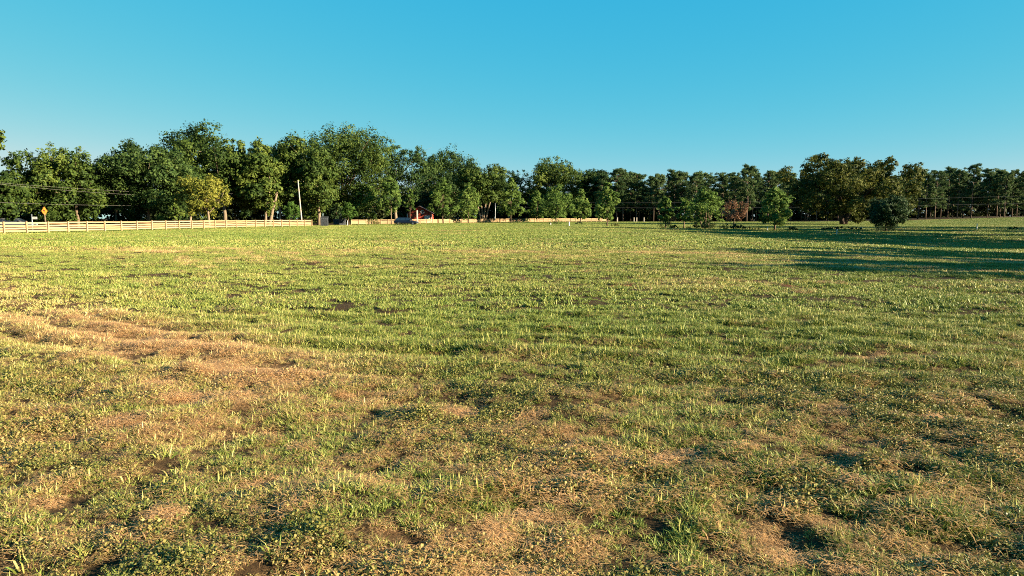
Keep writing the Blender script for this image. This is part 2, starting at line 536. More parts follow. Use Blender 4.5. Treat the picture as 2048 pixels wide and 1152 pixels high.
def tree(name, label, group, px, Y, top, bottom, wpx, trunk_px=None, mat='oak', bark='bark', seed=0, nl=24, sub=32, per=30, leaf=.42,
         r0=None, depth=1.0, trunks=None, cat='tree', lo=.35, hi=.82, lobe=(.26, .41), x=None, sparse=0.0, fork=.45, bare=0, shape=None, tilt=0.0):
    """a broad-leaved tree: Empty > trunk, limbs, crown"""
    rng = np.random.default_rng(1000 + seed)
    cx = X(px, Y) if x is None else x
    tx = cx if trunk_px is None else X(trunk_px, Y)
    gz = h1(tx, Y)
    W = wpx / FPX * Y
    zt, zb = Zat(top, Y) - gz, max(.4, Zat(bottom, Y) - gz)
    H = zt
    root = empty(name, (tx, Y, gz))
    a, c = W / 2, (zt - zb) / 2
    cen = np.array([cx - tx, 0, (zt + zb) / 2])
    rm = min(a, c * 1.15)
    L, R = lobes_in(rng, nl, cen, (a, a * depth, c), lobe[0] * rm, lobe[1] * rm, lo, hi)
    if shape == 'pear':     # egg: narrower to the top
        t = np.clip((L[:, 2] - zb) / (zt - zb), 0, 1)
        k = np.interp(t, [0, .25, .6, 1], [.75, 1.12, .74, .10])
        L[:, 0] = cen[0] + (L[:, 0] - cen[0]) * k; L[:, 1] *= k; R = R * np.interp(t, [0, .5, 1], [.95, 1, .7])
    # keep the lobes inside the measured outline
    L[:, 2] = np.minimum(L[:, 2], zt - R * .75)
    # sub-clumps over each lobe, then leaves over each sub-clump
    idx = np.repeat(np.arange(nl), sub)
    D = unit(rng.normal(size=(len(idx), 3)))
    rr = rng.uniform(.42, 1.02, len(idx))
    S = L[idx] + D * (R[idx] * rr)[:, None]
    lt = rng.normal(.48, .16, nl)
    st = np.clip(lt[idx] + rng.normal(0, .12, len(idx)), 0, 1)
    sr = R[idx] * rng.uniform(.24, .46, len(idx))
    if sparse > 0:
        keep = rng.random(len(S)) > sparse
        S, sr, st = S[keep], sr[keep], st[keep]
    P, N, t = clumps(rng, S, sr, per, .8, 1.0, st)
    N = unit(N * .9 + .7 * np.repeat(unit(D if sparse <= 0 else D[keep]), per, 0))
    ok = P[:, 2] > .25
    P, N, t = P[ok], N[ok], t[ok]
    size = leaf * 1.3 * rng.uniform(.55, 1.3, len(P))
    link('crown', leaf_mesh('crown', P, N, size, rng.uniform(.45, .75, len(P)), t, mat, rng), None, root)
    r0 = r0 or max(.06, H * .018)
    tm, lm = MB(), MB()
    far = L[np.argsort(-np.linalg.norm((L - cen) / np.array([a, a, c]), axis=1))]
    tg = far[: max(6, nl // 3)]
    if trunks is None:
        trunks = [(0.0, 0.0)]
    for q, (ox, lean) in enumerate(trunks):
        part = tg[q::len(trunks)]
        one = MB()
        topz = zb + (zt - zb) * (.55 if len(trunks) == 1 else .4)
        b = Vector((ox, rng.normal(0, .1) * (q > 0), -.05))
        pts = [b + Vector((lean * k / 5 + rng.normal(0, .008) * topz, rng.normal(0, .008) * topz, topz * k / 5)) for k in range(6)]
        rad = [r0 * f for f in (1.3, 1.0, .88, .76, .62, .42)]
        one.tube(pts, rad, 9)
        one.build('trunk', bark, root, smooth=True)
        for g in part:
            g = Vector(g)
            k = rng.uniform(fork, .95) * 5; i = min(4, int(k)); s = pts[i].lerp(pts[i + 1], k - i)
            mid = s.lerp(g, .5) + Vector(rng.normal(0, .07, 3)) * (g - s).length
            mid.z += .05 * (g - s).length
            r1 = rad[i] * rng.uniform(.4, .6)
            lm.tube([s, s.lerp(mid, .6), mid, g + (g - mid) * .25], [r1, r1 * .8, r1 * .55, r1 * .12], 5)
    for k in range(bare):        # twigs that stick out of the crown
        g = Vector(far[k % len(far)]); d = (g - Vector(cen)); d.z = abs(d.z) + .4; d.normalize()
        lm.tube([g, g + d * R.mean() * .8 + Vector(rng.normal(0, .2, 3)), g + d * R.mean() * 1.5 + Vector(rng.normal(0, .3, 3))], [.035, .025, .01], 4)
    lm.build('limbs', bark, root, smooth=True)
    if tilt: root.rotation_euler = (0, tilt, 0)
    tag(root, label, cat, group)
    return root


# ------------------------------------------------------------------ the ground
def axis(lo, hi, seg):
    """seg: list of (limit, step) outwards from 0"""
    out = [0.0]; v = 0.0
    for lim, st in seg:
        while v < lim: v += st; out.append(v)
    return np.array(out)


xs = axis(0, 0, [(7, .11), (20, .45), (60, 2), (300, 6), (800, 50), (3000, 400)])
xs = np.concatenate([-xs[:0:-1], xs])
ys = axis(0, 0, [(1.8, .6), (9, .11), (24, .35), (80, 1.2), (300, 4), (800, 50), (3400, 400)])
yb = axis(0, 0, [(10, 1.5), (100, 10), (800, 80), (3000, 400)])
ys = np.concatenate([-yb[:0:-1], ys])
GX, GY = np.meshgrid(xs, ys)
gx, gy = GX.ravel(), GY.ravel()
gz = height(gx, gy)
nx, ny = len(xs), len(ys)
ii = (np.arange(ny - 1)[:, None] * nx + np.arange(nx - 1)[None, :]).ravel()
quads = np.stack([ii, ii + 1, ii + nx + 1, ii + nx], 1)
me = bpy.data.meshes.new('field')
me.vertices.add(len(gx)); me.vertices.foreach_set('co', np.stack([gx, gy, gz], 1).astype(np.float32).ravel())
me.loops.add(quads.size); me.loops.foreach_set('vertex_index', quads.astype(np.int32).ravel())
me.polygons.add(len(quads)); me.polygons.foreach_set('loop_start', np.arange(0, quads.size, 4, dtype=np.int32))
me.polygons.foreach_set('loop_total', np.full(len(quads), 4, dtype=np.int32))
me.polygons.foreach_set('use_smooth', np.ones(len(quads), dtype=bool))


def fence_x(y): return -49.5 + 0.235 * (y - 67)


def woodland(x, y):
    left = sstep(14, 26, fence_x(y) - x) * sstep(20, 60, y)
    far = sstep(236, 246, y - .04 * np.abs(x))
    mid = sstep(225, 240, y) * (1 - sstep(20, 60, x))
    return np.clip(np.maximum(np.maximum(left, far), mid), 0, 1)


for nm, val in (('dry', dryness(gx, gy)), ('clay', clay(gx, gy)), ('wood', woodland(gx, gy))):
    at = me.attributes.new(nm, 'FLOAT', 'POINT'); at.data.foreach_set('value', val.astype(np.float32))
me.update(calc_edges=True)
field = link('field', me, 'ground')
tag(field, 'mown grass field with worn tan patches reaching to the tree lines', 'ground', kind='structure')


# ------------------------------------------------------------------ grass (stuff): blade patches set out by geometry nodes
def blade_mesh(name, n, radius, hgt, wid, lean, mat, seed, flat=False, curl=.5, tufts=None):
    """grass blades: one tuft, or several tufts spread over a patch"""
    rng = np.random.default_rng(seed)
    a = rng.uniform(0, 2 * np.pi, n); r = radius * np.sqrt(rng.random(n))
    if tufts:
        tr = radius * np.sqrt(rng.random(tufts[0])); ta = rng.uniform(0, 2 * np.pi, tufts[0]); k = rng.integers(0, tufts[0], n)
        r = tufts[1] * np.sqrt(rng.random(n))
        B = np.stack([tr[k] * np.cos(ta[k]) + r * np.cos(a), tr[k] * np.sin(ta[k]) + r * np.sin(a), np.full(n, -.012)], 1)
        th = rng.uniform(.65, 1.3, tufts[0])[k]
    else:
        B = np.stack([r * np.cos(a), r * np.sin(a), np.full(n, -.012)], 1); th = 1.0
    L = hgt * rng.uniform(.45, 1.25, n) * th
    az = rng.uniform(0, 2 * np.pi, n) if flat else a + rng.normal(0, .9, n)
    D = np.stack([np.cos(az), np.sin(az), np.zeros(n)], 1)
    sd = rng.uniform(0, 2 * np.pi, n) if not flat else az + np.pi / 2 + rng.normal(0, .5, n)
    S = np.stack([np.cos(sd), np.sin(sd), np.zeros(n)], 1) * (wid * rng.uniform(.6, 1.3, n))[:, None] * .5
    el = np.clip(rng.normal(lean, .28, n), .03, 1.5)
    up = np.array([0, 0, 1.0])
    mid = B + (D * np.cos(el)[:, None] + up * np.sin(el)[:, None]) * (L * .55)[:, None]
    e2 = el - np.abs(rng.normal(curl, .35, n))
    tip = mid + (D * np.cos(e2)[:, None] + up * np.sin(e2)[:, None]) * (L * .5)[:, None]
    if flat:
        z = rng.uniform(.002, .035, n)
        B[:, 2] = z; mid[:, 2] = np.clip(mid[:, 2] * .4, 0, .06) + z; tip[:, 2] = np.maximum(tip[:, 2] * .3, .004) + z * .5
    V = np.stack([B - S, B + S, mid - S * .8, mid + S * .8, tip], 1).reshape(-1, 3)
    k = np.arange(n) * 5
    fs = [(i, i + 1, i + 3, i + 2) for i in k] + [(i + 2, i + 3, i + 4) for i in k]
    me = bpy.data.meshes.new(name); me.from_pydata(V.tolist(), [], fs)
    at = me.attributes.new('tint', 'FLOAT', 'POINT'); at.data.foreach_set('value', np.repeat(np.clip(rng.normal(.5, .22, n), 0, 1), 5).astype(np.float32))
    me.materials.append(mat)
    return bpy.data.objects.new(name, me)


def weed_mesh(name, n, radius, size, mat, seed):
    rng = np.random.default_rng(seed)
    a = rng.uniform(0, 2 * np.pi, n); r = radius * np.sqrt(rng.random(n))
    P = np.stack([r * np.cos(a), r * np.sin(a), rng.uniform(.1, 1.0, n) * .055 * (1 - .8 * (r / radius) ** 2) + .002], 1)
    N = unit(rng.normal(size=(n, 3)) * .6 + np.array([0, 0, .8]))
    M['_tmp'] = mat
    me = leaf_mesh(name, P, N, size * rng.uniform(.6, 1.3, n), rng.uniform(.45, .8, n), np.clip(rng.normal(.5, .22, n), 0, 1), '_tmp', rng)
    return bpy.data.objects.new(name, me)


gm = grass_mat('grass_blades', (.105, .165, .024), (.255, .272, .054), (.55, .40, .17), bias=.10)
wm = grass_mat('weed_blades', (.070, .098, .018), (.185, .170, .038), (.40, .255, .105), bias=.12)
sm = grass_mat('straw_blades', (.28, .18, .058), (.47, .265, .10), (.66, .375, .155), trans=.15)
SRC = []
for k in range(3): SRC.append(blade_mesh('turf_tuft', 28, .026, .058, .0060, 1.08, gm, 50 + k))                              # 0-2 near, tufts
for k in range(2): SRC.append(weed_mesh('weed_patch', 60, .042, .0135, wm, 60 + k))                                         # 3-4 near, leafy weeds
for k in range(3): SRC.append(blade_mesh('straw_litter', 40, .07, .068, .0045, .40, sm, 70 + k, True, .2))                  # 5-7 near, straw
SRC.append(blade_mesh('tall_tuft', 26, .04, .10, .0075, .95, gm, 80, False, .7))                                             # 8 near, broad tuft
for k in range(3): SRC.append(blade_mesh('turf_tufts_mid', 120, .20, .060, .0105, 1.0, gm, 90 + k, False, .5, (7, .055)))   # 9-11 mid
for k in range(2): SRC.append(blade_mesh('straw_litter_mid', 60, .20, .10, .009, .35, sm, 95 + k, True, .2))                # 12-13 mid
for k in range(3): SRC.append(blade_mesh('turf_tufts_far', 420, 1.2, .085, .034, 1.0, gm, 100 + k, False, .5, (34, .14)))   # 14-16 far
for k in range(2): SRC.append(blade_mesh('straw_litter_far', 200, 1.2, .26, .03, .4, sm, 105 + k, True, .2))                # 17-18 far

rng = np.random.default_rng(5)
PTS = []


def scatter(y0, y1, dens, kind):
    half = lambda y: .86 * y + 2.5
    area = (half(y0) + half(y1)) * (y1 - y0)
    n = int(area * dens)
    y = rng.uniform(y0, y1, n * 2); x = rng.uniform(-half(y1), half(y1), n * 2)
    ok = (np.abs(x) < half(y)); x, y = x[ok], y[ok]
    ok = (x > fence_x(y) - 8) & (woodland(x, y) < .5); x, y = x[ok], y[ok]
    d = dryness(x, y); c = clay(x, y); u = rng.random(len(x)); q = rng.integers(0, 6, len(x))
    rw = rows(x, y)
    cl_ = vnoise(x / .2, y / .18, 78) * .55 + vnoise(x / .075, y / .075, 79) * .45
    s = .30 + 1.22 * rw + .30 * (vnoise(x / .7, y / .6, 77) - .5) + 1.35 * (cl_ - .5) + rng.normal(0, .1, len(x))
    wv = row_wave(x, y) * sstep(4.5, 7.5, y)
    s = np.clip(s + .26 * wv, .22, 1.6)
    if kind == 'near':
        wz = sstep(.34, .52, fbm(x / .9, y / .7, 50)) * (1 - sstep(4.8, 7.5, y)) * .8
        straw = u < (.13 * (1 - sstep(4.5, 8, y)) + .03 + .72 * d ** 1.4)
        weed = (~straw) & (rng.random(len(x)) < wz)
        idx = np.where(straw, 5 + q % 3, np.where(weed, 3 + q % 2, q % 3))
        tall = (~straw) & (rng.random(len(x)) < .035 * (vnoise(x / .6, y / .6, 88) > .55))
        idx = np.where(tall, 8, idx)
        thin = (idx < 5) & (rng.random(len(x)) < np.maximum(.60 * sstep(.5, .95, d), .35 * sstep(.42, .26, cl_)))
        idx = np.where(thin, 5 + q % 3, idx); s = np.where(thin, s * .6 + .2, s)
        keep = rng.random(len(x)) > .55 * sstep(.44, .24, cl_)
        s = np.where(idx == 8, rng.uniform(.6, 1.15, len(x)), s)
    elif kind == 'mid':
        straw = u < (.04 + .45 * d)
        idx = np.where(straw, 12 + q % 2, 9 + q % 3); keep = rng.random(len(x)) > .30 * sstep(.1, -.8, wv)
    else:
        straw = u < (.02 + .14 * d)
        idx = np.where(straw, 17 + q % 2, 14 + q % 3); keep = np.ones(len(x), bool)
    keep &= ~(c > .35)
    x, y, d, s, idx = x[keep], y[keep], d[keep], s[keep], idx[keep]
    hue = np.clip(fbm(x / 5, y / 3, 61) + rng.normal(0, .18, len(x)) - {'near': .20, 'mid': .20, 'far': .40}[kind], -.5, 1)
    hue = hue - .25 * sstep(120, 170, y)
    PTS.append((x, y, height(x, y), idx, s, d * {'near': .85, 'mid': .65, 'far': .35}[kind], hue))


scatter(1.6, 10.5, 560, 'near')
scatter(9.8, 34, 30, 'mid')
scatter(32, 150, 1.15, 'far')
scatter(150, 235, .95, 'far')
px_, py_, pz_, pi_, ps_, pd_, ph_ = [np.concatenate([p[k] for p in PTS]) for k in range(7)]
gme = bpy.data.meshes.new('grass')
gme.vertices.add(len(px_)); gme.vertices.foreach_set('co', np.stack([px_, py_, pz_], 1).astype(np.float32).ravel())
for nm, ty, v in (('kind_index', 'INT', pi_.astype(np.int32)), ('size', 'FLOAT', ps_.astype(np.float32)), ('dry', 'FLOAT', pd_.astype(np.float32)),
                  ('hue', 'FLOAT', ph_.astype(np.float32)), ('spin', 'FLOAT', rng.uniform(0, 6.283, len(px_)).astype(np.float32))):
    at = gme.attributes.new(nm, ty, 'POINT'); at.data.foreach_set('value', v)
gme.update()
grass = link('grass', gme)
tag(grass, 'short mown grass, weeds and straw covering the whole field', 'grass', kind='stuff')
ng = bpy.data.node_groups.new('grass_patches', 'GeometryNodeTree')
ng.interface.new_socket('Geometry', in_out='INPUT', socket_type='NodeSocketGeometry')
ng.interface.new_socket('Geometry', in_out='OUTPUT', socket_type='NodeSocketGeometry')
gi, go = ng.nodes.new('NodeGroupInput'), ng.nodes.new('NodeGroupOutput')
jn = ng.nodes.new('GeometryNodeJoinGeometry')


def named(nm, ty):
    a = ng.nodes.new('GeometryNodeInputNamedAttribute'); a.data_type = ty; a.inputs['Name'].default_value = nm
    return a.outputs['Attribute']


a_i, a_s, a_r = named('kind_index', 'INT'), named('size', 'FLOAT'), named('spin', 'FLOAT')
cx_ = ng.nodes.new('ShaderNodeCombineXYZ'); ng.links.new(a_r, cx_.inputs['Z'])
for k, so in enumerate(SRC):
    oi = ng.nodes.new('GeometryNodeObjectInfo'); oi.inputs['Object'].default_value = so; oi.inputs['As Instance'].default_value = False
    cmp = ng.nodes.new('FunctionNodeCompare'); cmp.data_type = 'INT'; cmp.operation = 'EQUAL'
    ins = ng.nodes.new('GeometryNodeInstanceOnPoints')
    isock = [s for s in cmp.inputs if s.enabled and s.type == 'INT']
    ng.links.new(a_i, isock[0]); isock[1].default_value = k
    ng.links.new(gi.outputs[0], ins.inputs['Points']); ng.links.new(cmp.outputs[0], ins.inputs['Selection'])
    ng.links.new(oi.outputs['Geometry'], ins.inputs['Instance'])
    ng.links.new(cx_.outputs[0], ins.inputs['Rotation']); ng.links.new(a_s, ins.inputs['Scale'])
    ng.links.new(ins.outputs[0], jn.inputs[0])
ng.links.new(jn.outputs[0], go.inputs[0])
mod = grass.modifiers.new('patches', 'NODES'); mod.node_group = ng


# ------------------------------------------------------------------ fences: every post and rail its own part
RAILS = (1.07, .77, .52, .27)
BAY = 2.44
post_me = MB().box(-.07, .07, -.07, .07, -.25, 1.20, .012).mesh('post')
post_me.materials.append(M['fence'])
rail_me = []
for k in range(3):
    rr = random.Random(k)
    b = MB()
    # a sawn board, slightly bowed and with uneven ends
    n = 4; v = []; f = []
    for i in range(n + 1):
        x = -BAY / 2 + BAY * i / n; dz = .008 * math.sin(i * 1.7 + k) * (0 < i < n)
        for y, z in ((-.018, -.078), (.018, -.078), (.018, .078), (-.018, .078)):
            v.append((x * .998, y + .004 * math.sin(i + k), z + dz + rr.uniform(-.003, .003)))
    for i in range(n):
        for q in range(4):
            r2 = (q + 1) % 4
            f.append((i * 4 + q, i * 4 + r2, i * 4 + 4 + r2, i * 4 + 4 + q))
    f += [(3, 2, 1, 0), (n * 4, n * 4 + 1, n * 4 + 2, n * 4 + 3)]
    b.add(v, f)
    m_ = b.mesh('rail'); m_.materials.append(M['fence']); rail_me.append(m_)


def fence(name, label, pts, cat='fence'):
    """pts: posts on the ground, one bay apart"""
    fr = random.Random(len(pts))
    x0, y0 = pts[0]
    root = empty(name, (x0, y0, h1(x0, y0)))
    base = Vector(root.location)
    for i, (x, y) in enumerate(pts):
        o = link('post', post_me, None, root)
        j = pts[min(i + 1, len(pts) - 1)]; q = pts[max(i - 1, 0)]
        a = math.atan2(j[1] - q[1], j[0] - q[0])
        o.location = Vector((x, y, h1(x, y) + fr.uniform(-.015, .02))) - base
        o.rotation_euler = (fr.gauss(0, .008), fr.gauss(0, .008), a)
        if i == len(pts) - 1: break
        xn, yn = pts[i + 1]
        d = Vector((xn - x, yn - y, h1(xn, yn) - h1(x, y)))
        nrm = Vector((-d.y, d.x, 0)).normalized()
        if nrm.x > 0: nrm = -nrm                      # boards sit on the far side of the posts
        for z in RAILS:
            r = link('rail', rail_me[fr.randrange(3)], None, root)
            m = Vector((x, y, h1(x, y))) + d * .5 + nrm * .0895
            r.location = m + Vector((0, 0, z + fr.uniform(-.012, .012))) - base
            r.rotation_euler = (0, -math.asin(d.z / d.length) + fr.gauss(0, .003), math.atan2(d.y, d.x))
            r.scale.x = d.length / BAY
    tag(root, label, cat)
    return root


def walk(start, legs):
    """posts along a path: legs = (dx, dy, bays)"""
    p = [start]
    for dx, dy, n in legs:
        l = math.hypot(dx, dy)
        for _ in range(n):
            p.append((p[-1][0] + dx / l * BAY, p[-1][1] + dy / l * BAY))
    return p


f1 = walk((fence_x(57.3), 57.3), [(.235, 1, 28)])
fence('plank_fence', 'new pale four-board plank fence in sunlight, left of the stone gate pillars', f1)
f2 = walk((X(702, 160), 160), [(.55, .83, 15), (.63, .77, 23), (.80, .6, 9)])
fence('plank_fence', 'far run of pale plank fence behind the young pear trees, right of the gate', f2)
G1 = f1[-1]


# ------------------------------------------------------------------ stone gate pillars, lanterns
def pillar(label, px, Y, w, h, seed):
    r = random.Random(seed)
    x = X(px, Y); root = empty('stone_gate_pillar', (x, Y, h1(x, Y)), .2)
    MB().box(-w / 2 + .05, w / 2 - .05, -w / 2 + .05, w / 2 - .05, -.2, h - .1).build('core', 'mortar', root)
    z = 0.0; sb = MB()
    while z < h - .2:
        ch = min(r.uniform(.14, .24), h - .12 - z)
        for side in range(4):
            u = -w / 2
            while u < w / 2 - .05:
                l = min(r.uniform(.2, .45), w / 2 - u)
                p = r.uniform(.0, .05)
                a0, a1 = u + .012, u + l - .012
                v = [(a0, -w / 2 + .07, z + .01), (a1, -w / 2 + .07, z + .01), (a1, -w / 2 + .07, z + ch - .01), (a0, -w / 2 + .07, z + ch - .01),
                     (a0 + .015, -w / 2 - p, z + .03), (a1 - .015, -w / 2 - p, z + .025), (a1 - .02, -w / 2 - p, z + ch - .03), (a0 + .02, -w / 2 - p, z + ch - .025)]
                R_ = Matrix.Rotation(side * math.pi / 2, 3, 'Z')
                sb.add([R_ @ Vector(q) for q in v], [(0, 1, 5, 4), (1, 2, 6, 5), (2, 3, 7, 6), (3, 0, 4, 7), (4, 5, 6, 7)])
                u += l
        z += ch
    o = sb.build('stonework', 'stone', root); o['kind'] = 'stuff'
    cp = MB().box(-w / 2 - .08, w / 2 + .08, -w / 2 - .08, w / 2 + .08, h - .11, h + .03, .02)
    cp.build('capstone', 'stone', root)
    ln = MB(); ln.tube([(-.25, 0, h + .03), (-.25, 0, h + .16)], [.09, .05], 8)
    ln.tube([(-.25, 0, h + .62), (-.25, 0, h + .70), (-.25, 0, h + .80)], [.20, .12, .02], 8)
    for a in range(4):
        t = a * math.pi / 2 + .6
        ln.tube([(-.25 + .10 * math.cos(t), .10 * math.sin(t), h + .16), (-.25 + .17 * math.cos(t), .17 * math.sin(t), h + .62)], .015, 4)
    lo_ = ln.build('lantern', 'black', root)
    MB().tube([(-.25, 0, h + .165), (-.25, 0, h + .615)], [.09, .155], 8).build('lantern_glass', 'lantern_glass', lo_)
    tag(root, label, 'pillar', 'stone pillars of the gateway')
    return root


pillar('shaded stone gate pillar with lantern where the near fence ends', 648.5, 126.5, 1.3, 1.72, 1)
pillar('shaded stone gate pillar with lantern beside the bright green evergreen', 684.5, 152, 1.35, 1.85, 2)


# low curved stone wing wall beside the second pillar
def wing_wall(label, a, b, h, seed):
    r = random.Random(seed); x0, y0 = a; root = empty('stone_wing_wall', (x0, y0, h1(x0, y0)))
    d = Vector((b[0] - x0, b[1] - y0, 0)); L = d.length; root.rotation_euler.z = math.atan2(d.y, d.x)
    MB().box(0, L, -.14, .14, -.2, h - .1).build('core', 'mortar', root)
    sb = MB(); z = 0
    while z < h - .15:
        ch = r.uniform(.15, .25); u = 0
        while u < L:
            l = r.uniform(.25, .5); p = r.uniform(.16, .21)
            for sg in (-1, 1):
                sb.add([(u + .012, sg * .12, z + .01), (u + l - .012, sg * .12, z + .01), (u + l - .012, sg * .12, z + ch - .01), (u + .012, sg * .12, z + ch - .01),
                        (u + .03, sg * p, z + .03), (u + l - .03, sg * p, z + .03), (u + l - .03, sg * p, z + ch - .03), (u + .03, sg * p, z + ch - .03)],
                       [(0, 1, 5, 4), (1, 2, 6, 5), (2, 3, 7, 6), (3, 0, 4, 7), (4, 5, 6, 7)])
            u += l
        z += ch
    o = sb.build('stonework', 'stone', root); o['kind'] = 'stuff'
    MB().box(-.05, L + .05, -.24, .24, h - .08, h + .02, .02).build('coping', 'stone', root)
    tag(root, label, 'wall')


wing_wall('low dark stone wall joining the far gate pillar, in shade', (X(668, 158), 158), (X(679.5, 152.6), 152.6), 1.25, 5)


# ------------------------------------------------------------------ poles, signs, stakes
def leaning_pole():
    Y = 131; x = X(604, Y); g = h1(x, Y); root = empty('leaning_pole', (x, Y, g))
    dx = X(598, Y) - x; H = Zat(362, Y) - g
    MB().tube([(-dx * .05, 0, -.4), (0, 0, 0), (dx * .5, 0, H * .5), (dx, .1, H)], [.155, .15, .125, .095], 10).build('shaft', 'pole', root, smooth=True)
    MB().tube([(dx * .03, 0, .25), (dx * .11, 0, 1.2)], [.162, .158], 10).build('dark_base_band', 'black', root)
    tag(root, 'bare pale wooden pole leaning left in front of the oaks', 'pole')


leaning_pole()


def thin_pole(label, px, Y, top, r, mat, cat='pole', name='utility_pole', lean=0.0, arm=0.0):
    x = X(px, Y); g = h1(x, Y); H = Zat(top, Y) - g; root = empty(name, (x, Y, g))
    MB().tube([(0, 0, -.3), (0, 0, 0), (lean * .5, 0, H * .5), (lean, 0, H)], [r * 1.1, r * 1.1, r, r * .8], 8).build('shaft', mat, root, smooth=True)
    if arm:
        MB().box(lean - arm, lean + arm, -.06, -r * .7, H - .55, H - .43).build('crossarm', mat, root)
        for s in (-.9, 0, .9):
            MB().tube([(lean + s * arm, -.05, H - .43), (lean + s * arm, -.05, H - .33), (lean + s * arm, -.05, H - .27)], [.03, .05, .03], 6).build('insulator', 'grey_metal', root)
    tag(root, label, cat)
    return Vector((x + lean, Y, g + H))


def sign_diamond():
    Y = 84; x = X(92.5, Y); g = h1(x, Y); root = empty('road_sign', (x, Y, g))
    lean = X(88.2, Y) - x; H = Zat(420, Y) - g + .35
    MB().box(-.05, .05, -.05, .05, -.4, H).build('post', 'bark_pale', root, rot=(0, math.atan2(lean, H), 0))
    th = math.radians(90); ux = Vector((math.cos(th), math.sin(th), 0)); up = Vector((0, 0, 1))
    n = ux.cross(up); n = n if n.x > 0 else -n
    c = Vector((lean * .93, 0, H - .50)) + n * .09
    d = .56
    board = MB().prism([c + up * d, c + ux * d, c - up * d, c - ux * d], n, .012).build('board', 'sign_amber', root)
    o = c + n * .0145

    def P(u, v): return o + ux * u + up * v
    # turn arrow: head pointing left, stem bending down
    MB().prism([P(-.30, .06), P(-.10, .22), P(-.10, .115), P(.10, .115), P(.10, -.26), P(.0, -.26), P(.0, .01), P(-.10, .01), P(-.10, -.10)], n, .004).build('arrow', 'sign_red', board)
    br = []
    for a, b in ((d * .95, d * .90),):
        for (s, t) in (((0, 1), (1, 0)), ((1, 0), (0, -1)), ((0, -1), (-1, 0)), ((-1, 0), (0, 1))):
            MB().prism([P(s[0] * a, s[1] * a), P(t[0] * a, t[1] * a), P(t[0] * b, t[1] * b), P(s[0] * b, s[1] * b)], n, .003).build('border', 'black', board)
    tag(root, 'amber diamond road sign with a dark left-turn arrow on a tilted post behind the fence', 'sign')


sign_diamond()


def sign_white():
    Y = 80; x = X(64, Y); g = h1(x, Y); root = empty('white_sign', (x, Y, g))
    H = Zat(429.5, Y) - g
    MB().tube([(0, 0, -.3), (0, 0, H)], .055, 8).build('post', 'grey_metal', root, smooth=True)
    MB().tube([(0, 0, H), (0, 0, H + .06)], [.075, .03], 8).build('post_cap', 'grey_metal', root)
    z0, z1 = Zat(438.3, Y) - g, Zat(433.7, Y) - g
    w = X(74.2, Y) - X(64.8, Y)
    b = MB().box(.06, .06 + w, -.02, .0, z0, z1).build('board', 'white_paint', root)
    zc = (z0 + z1) / 2
    mk = MB()
    pts = [(.14, zc - .035), (.22, zc + .01), (.29, zc - .03), (.36, zc + .02), (.44, zc - .015), (.52, zc + .0)]
    for p, q in zip(pts, pts[1:]):
        mk.tube([(p[0], -.024, p[1]), (q[0], -.024, q[1])], .012, 4)
    mk.prism([(.46, -.022, zc + .05), (.56, -.022, zc - .045), (.45, -.022, zc - .05)], (0, -1, 0), .003)
    mk.prism([(.17, -.022, zc + .035), (.40, -.022, zc + .055), (.40, -.022, zc + .04), (.17, -.022, zc + .02)], (0, -1, 0), .003)
    mk.build('lettering', 'black', b)
    tag(root, 'small white sign with dark marking on a grey post behind the fence', 'sign')


sign_white()

stake_me = MB().box(-.035, .035, -.035, .035, -.2, 1.0, .006).mesh('shaft'); stake_me.materials.append(M['white_stake'])


def stake(label, px, Y, top, mat=None, wide=1.0, name='marker_stake', group='white marker stakes in the field', cap=None):
    x = X(px, Y); g = h1(x, Y); root = empty(name, (x, Y, g), .3)
    o = link('shaft', stake_me if mat is None else mat, None, root)
    H = max(.35, Zat(top, Y) - g); o.scale = (wide, wide, H)
    if cap:
        MB().box(-.05 * wide, .05 * wide, -.05 * wide, .05 * wide, H, H + .06, .01).build('cap', cap, root)
    tag(root, label, 'stake', group)


tan_me = MB().box(-.07, .07, -.07, .07, -.2, 1.0, .007).mesh('shaft'); tan_me.materials.append(M['pole'])
stake('thin white marker stake in front of the far stone gate pillar', 695, 138, 441, wide=1.6)
stake('short white marker stake below the wide pear trees by the far fence', 1101.5, 150, 445.5, wide=2.0)
stake('white marker stake with a wide top standing alone on the lit field crest', 1138.5, 132, 444, wide=2.4, cap='white_stake')
stake('white marker stake on the sunlit strip in front of the great pecan', 1675, 79, 457.5, wide=.9)
stake('white marker stake far right on the shaded slope', 1955, 96, 447, wide=1.2)
stake('pale stake touching the left side of the bushy pear', 1535.5, 89, 454, wide=1.0)
stake('small pale stake between the pecan and the dark round shrub', 1725, 94, 453.5, wide=.8)
for lb, px in (('leftmost tan post at the edge of the pine wood', 1235), ('second tan post from the left at the pine wood edge', 1268), ('third tan post from the left at the pine wood edge', 1273.5),
               ('tan post right of the close pair at the pine wood edge', 1288)):
    stake(lb, px, 232, 435, tan_me, 1.6, 'wooden_post', 'loose wooden posts')
stake('thick pale wooden gate post in front of the red shed', 834.5, 176, 421, tan_me, 2.5, 'wooden_post', 'loose wooden posts')


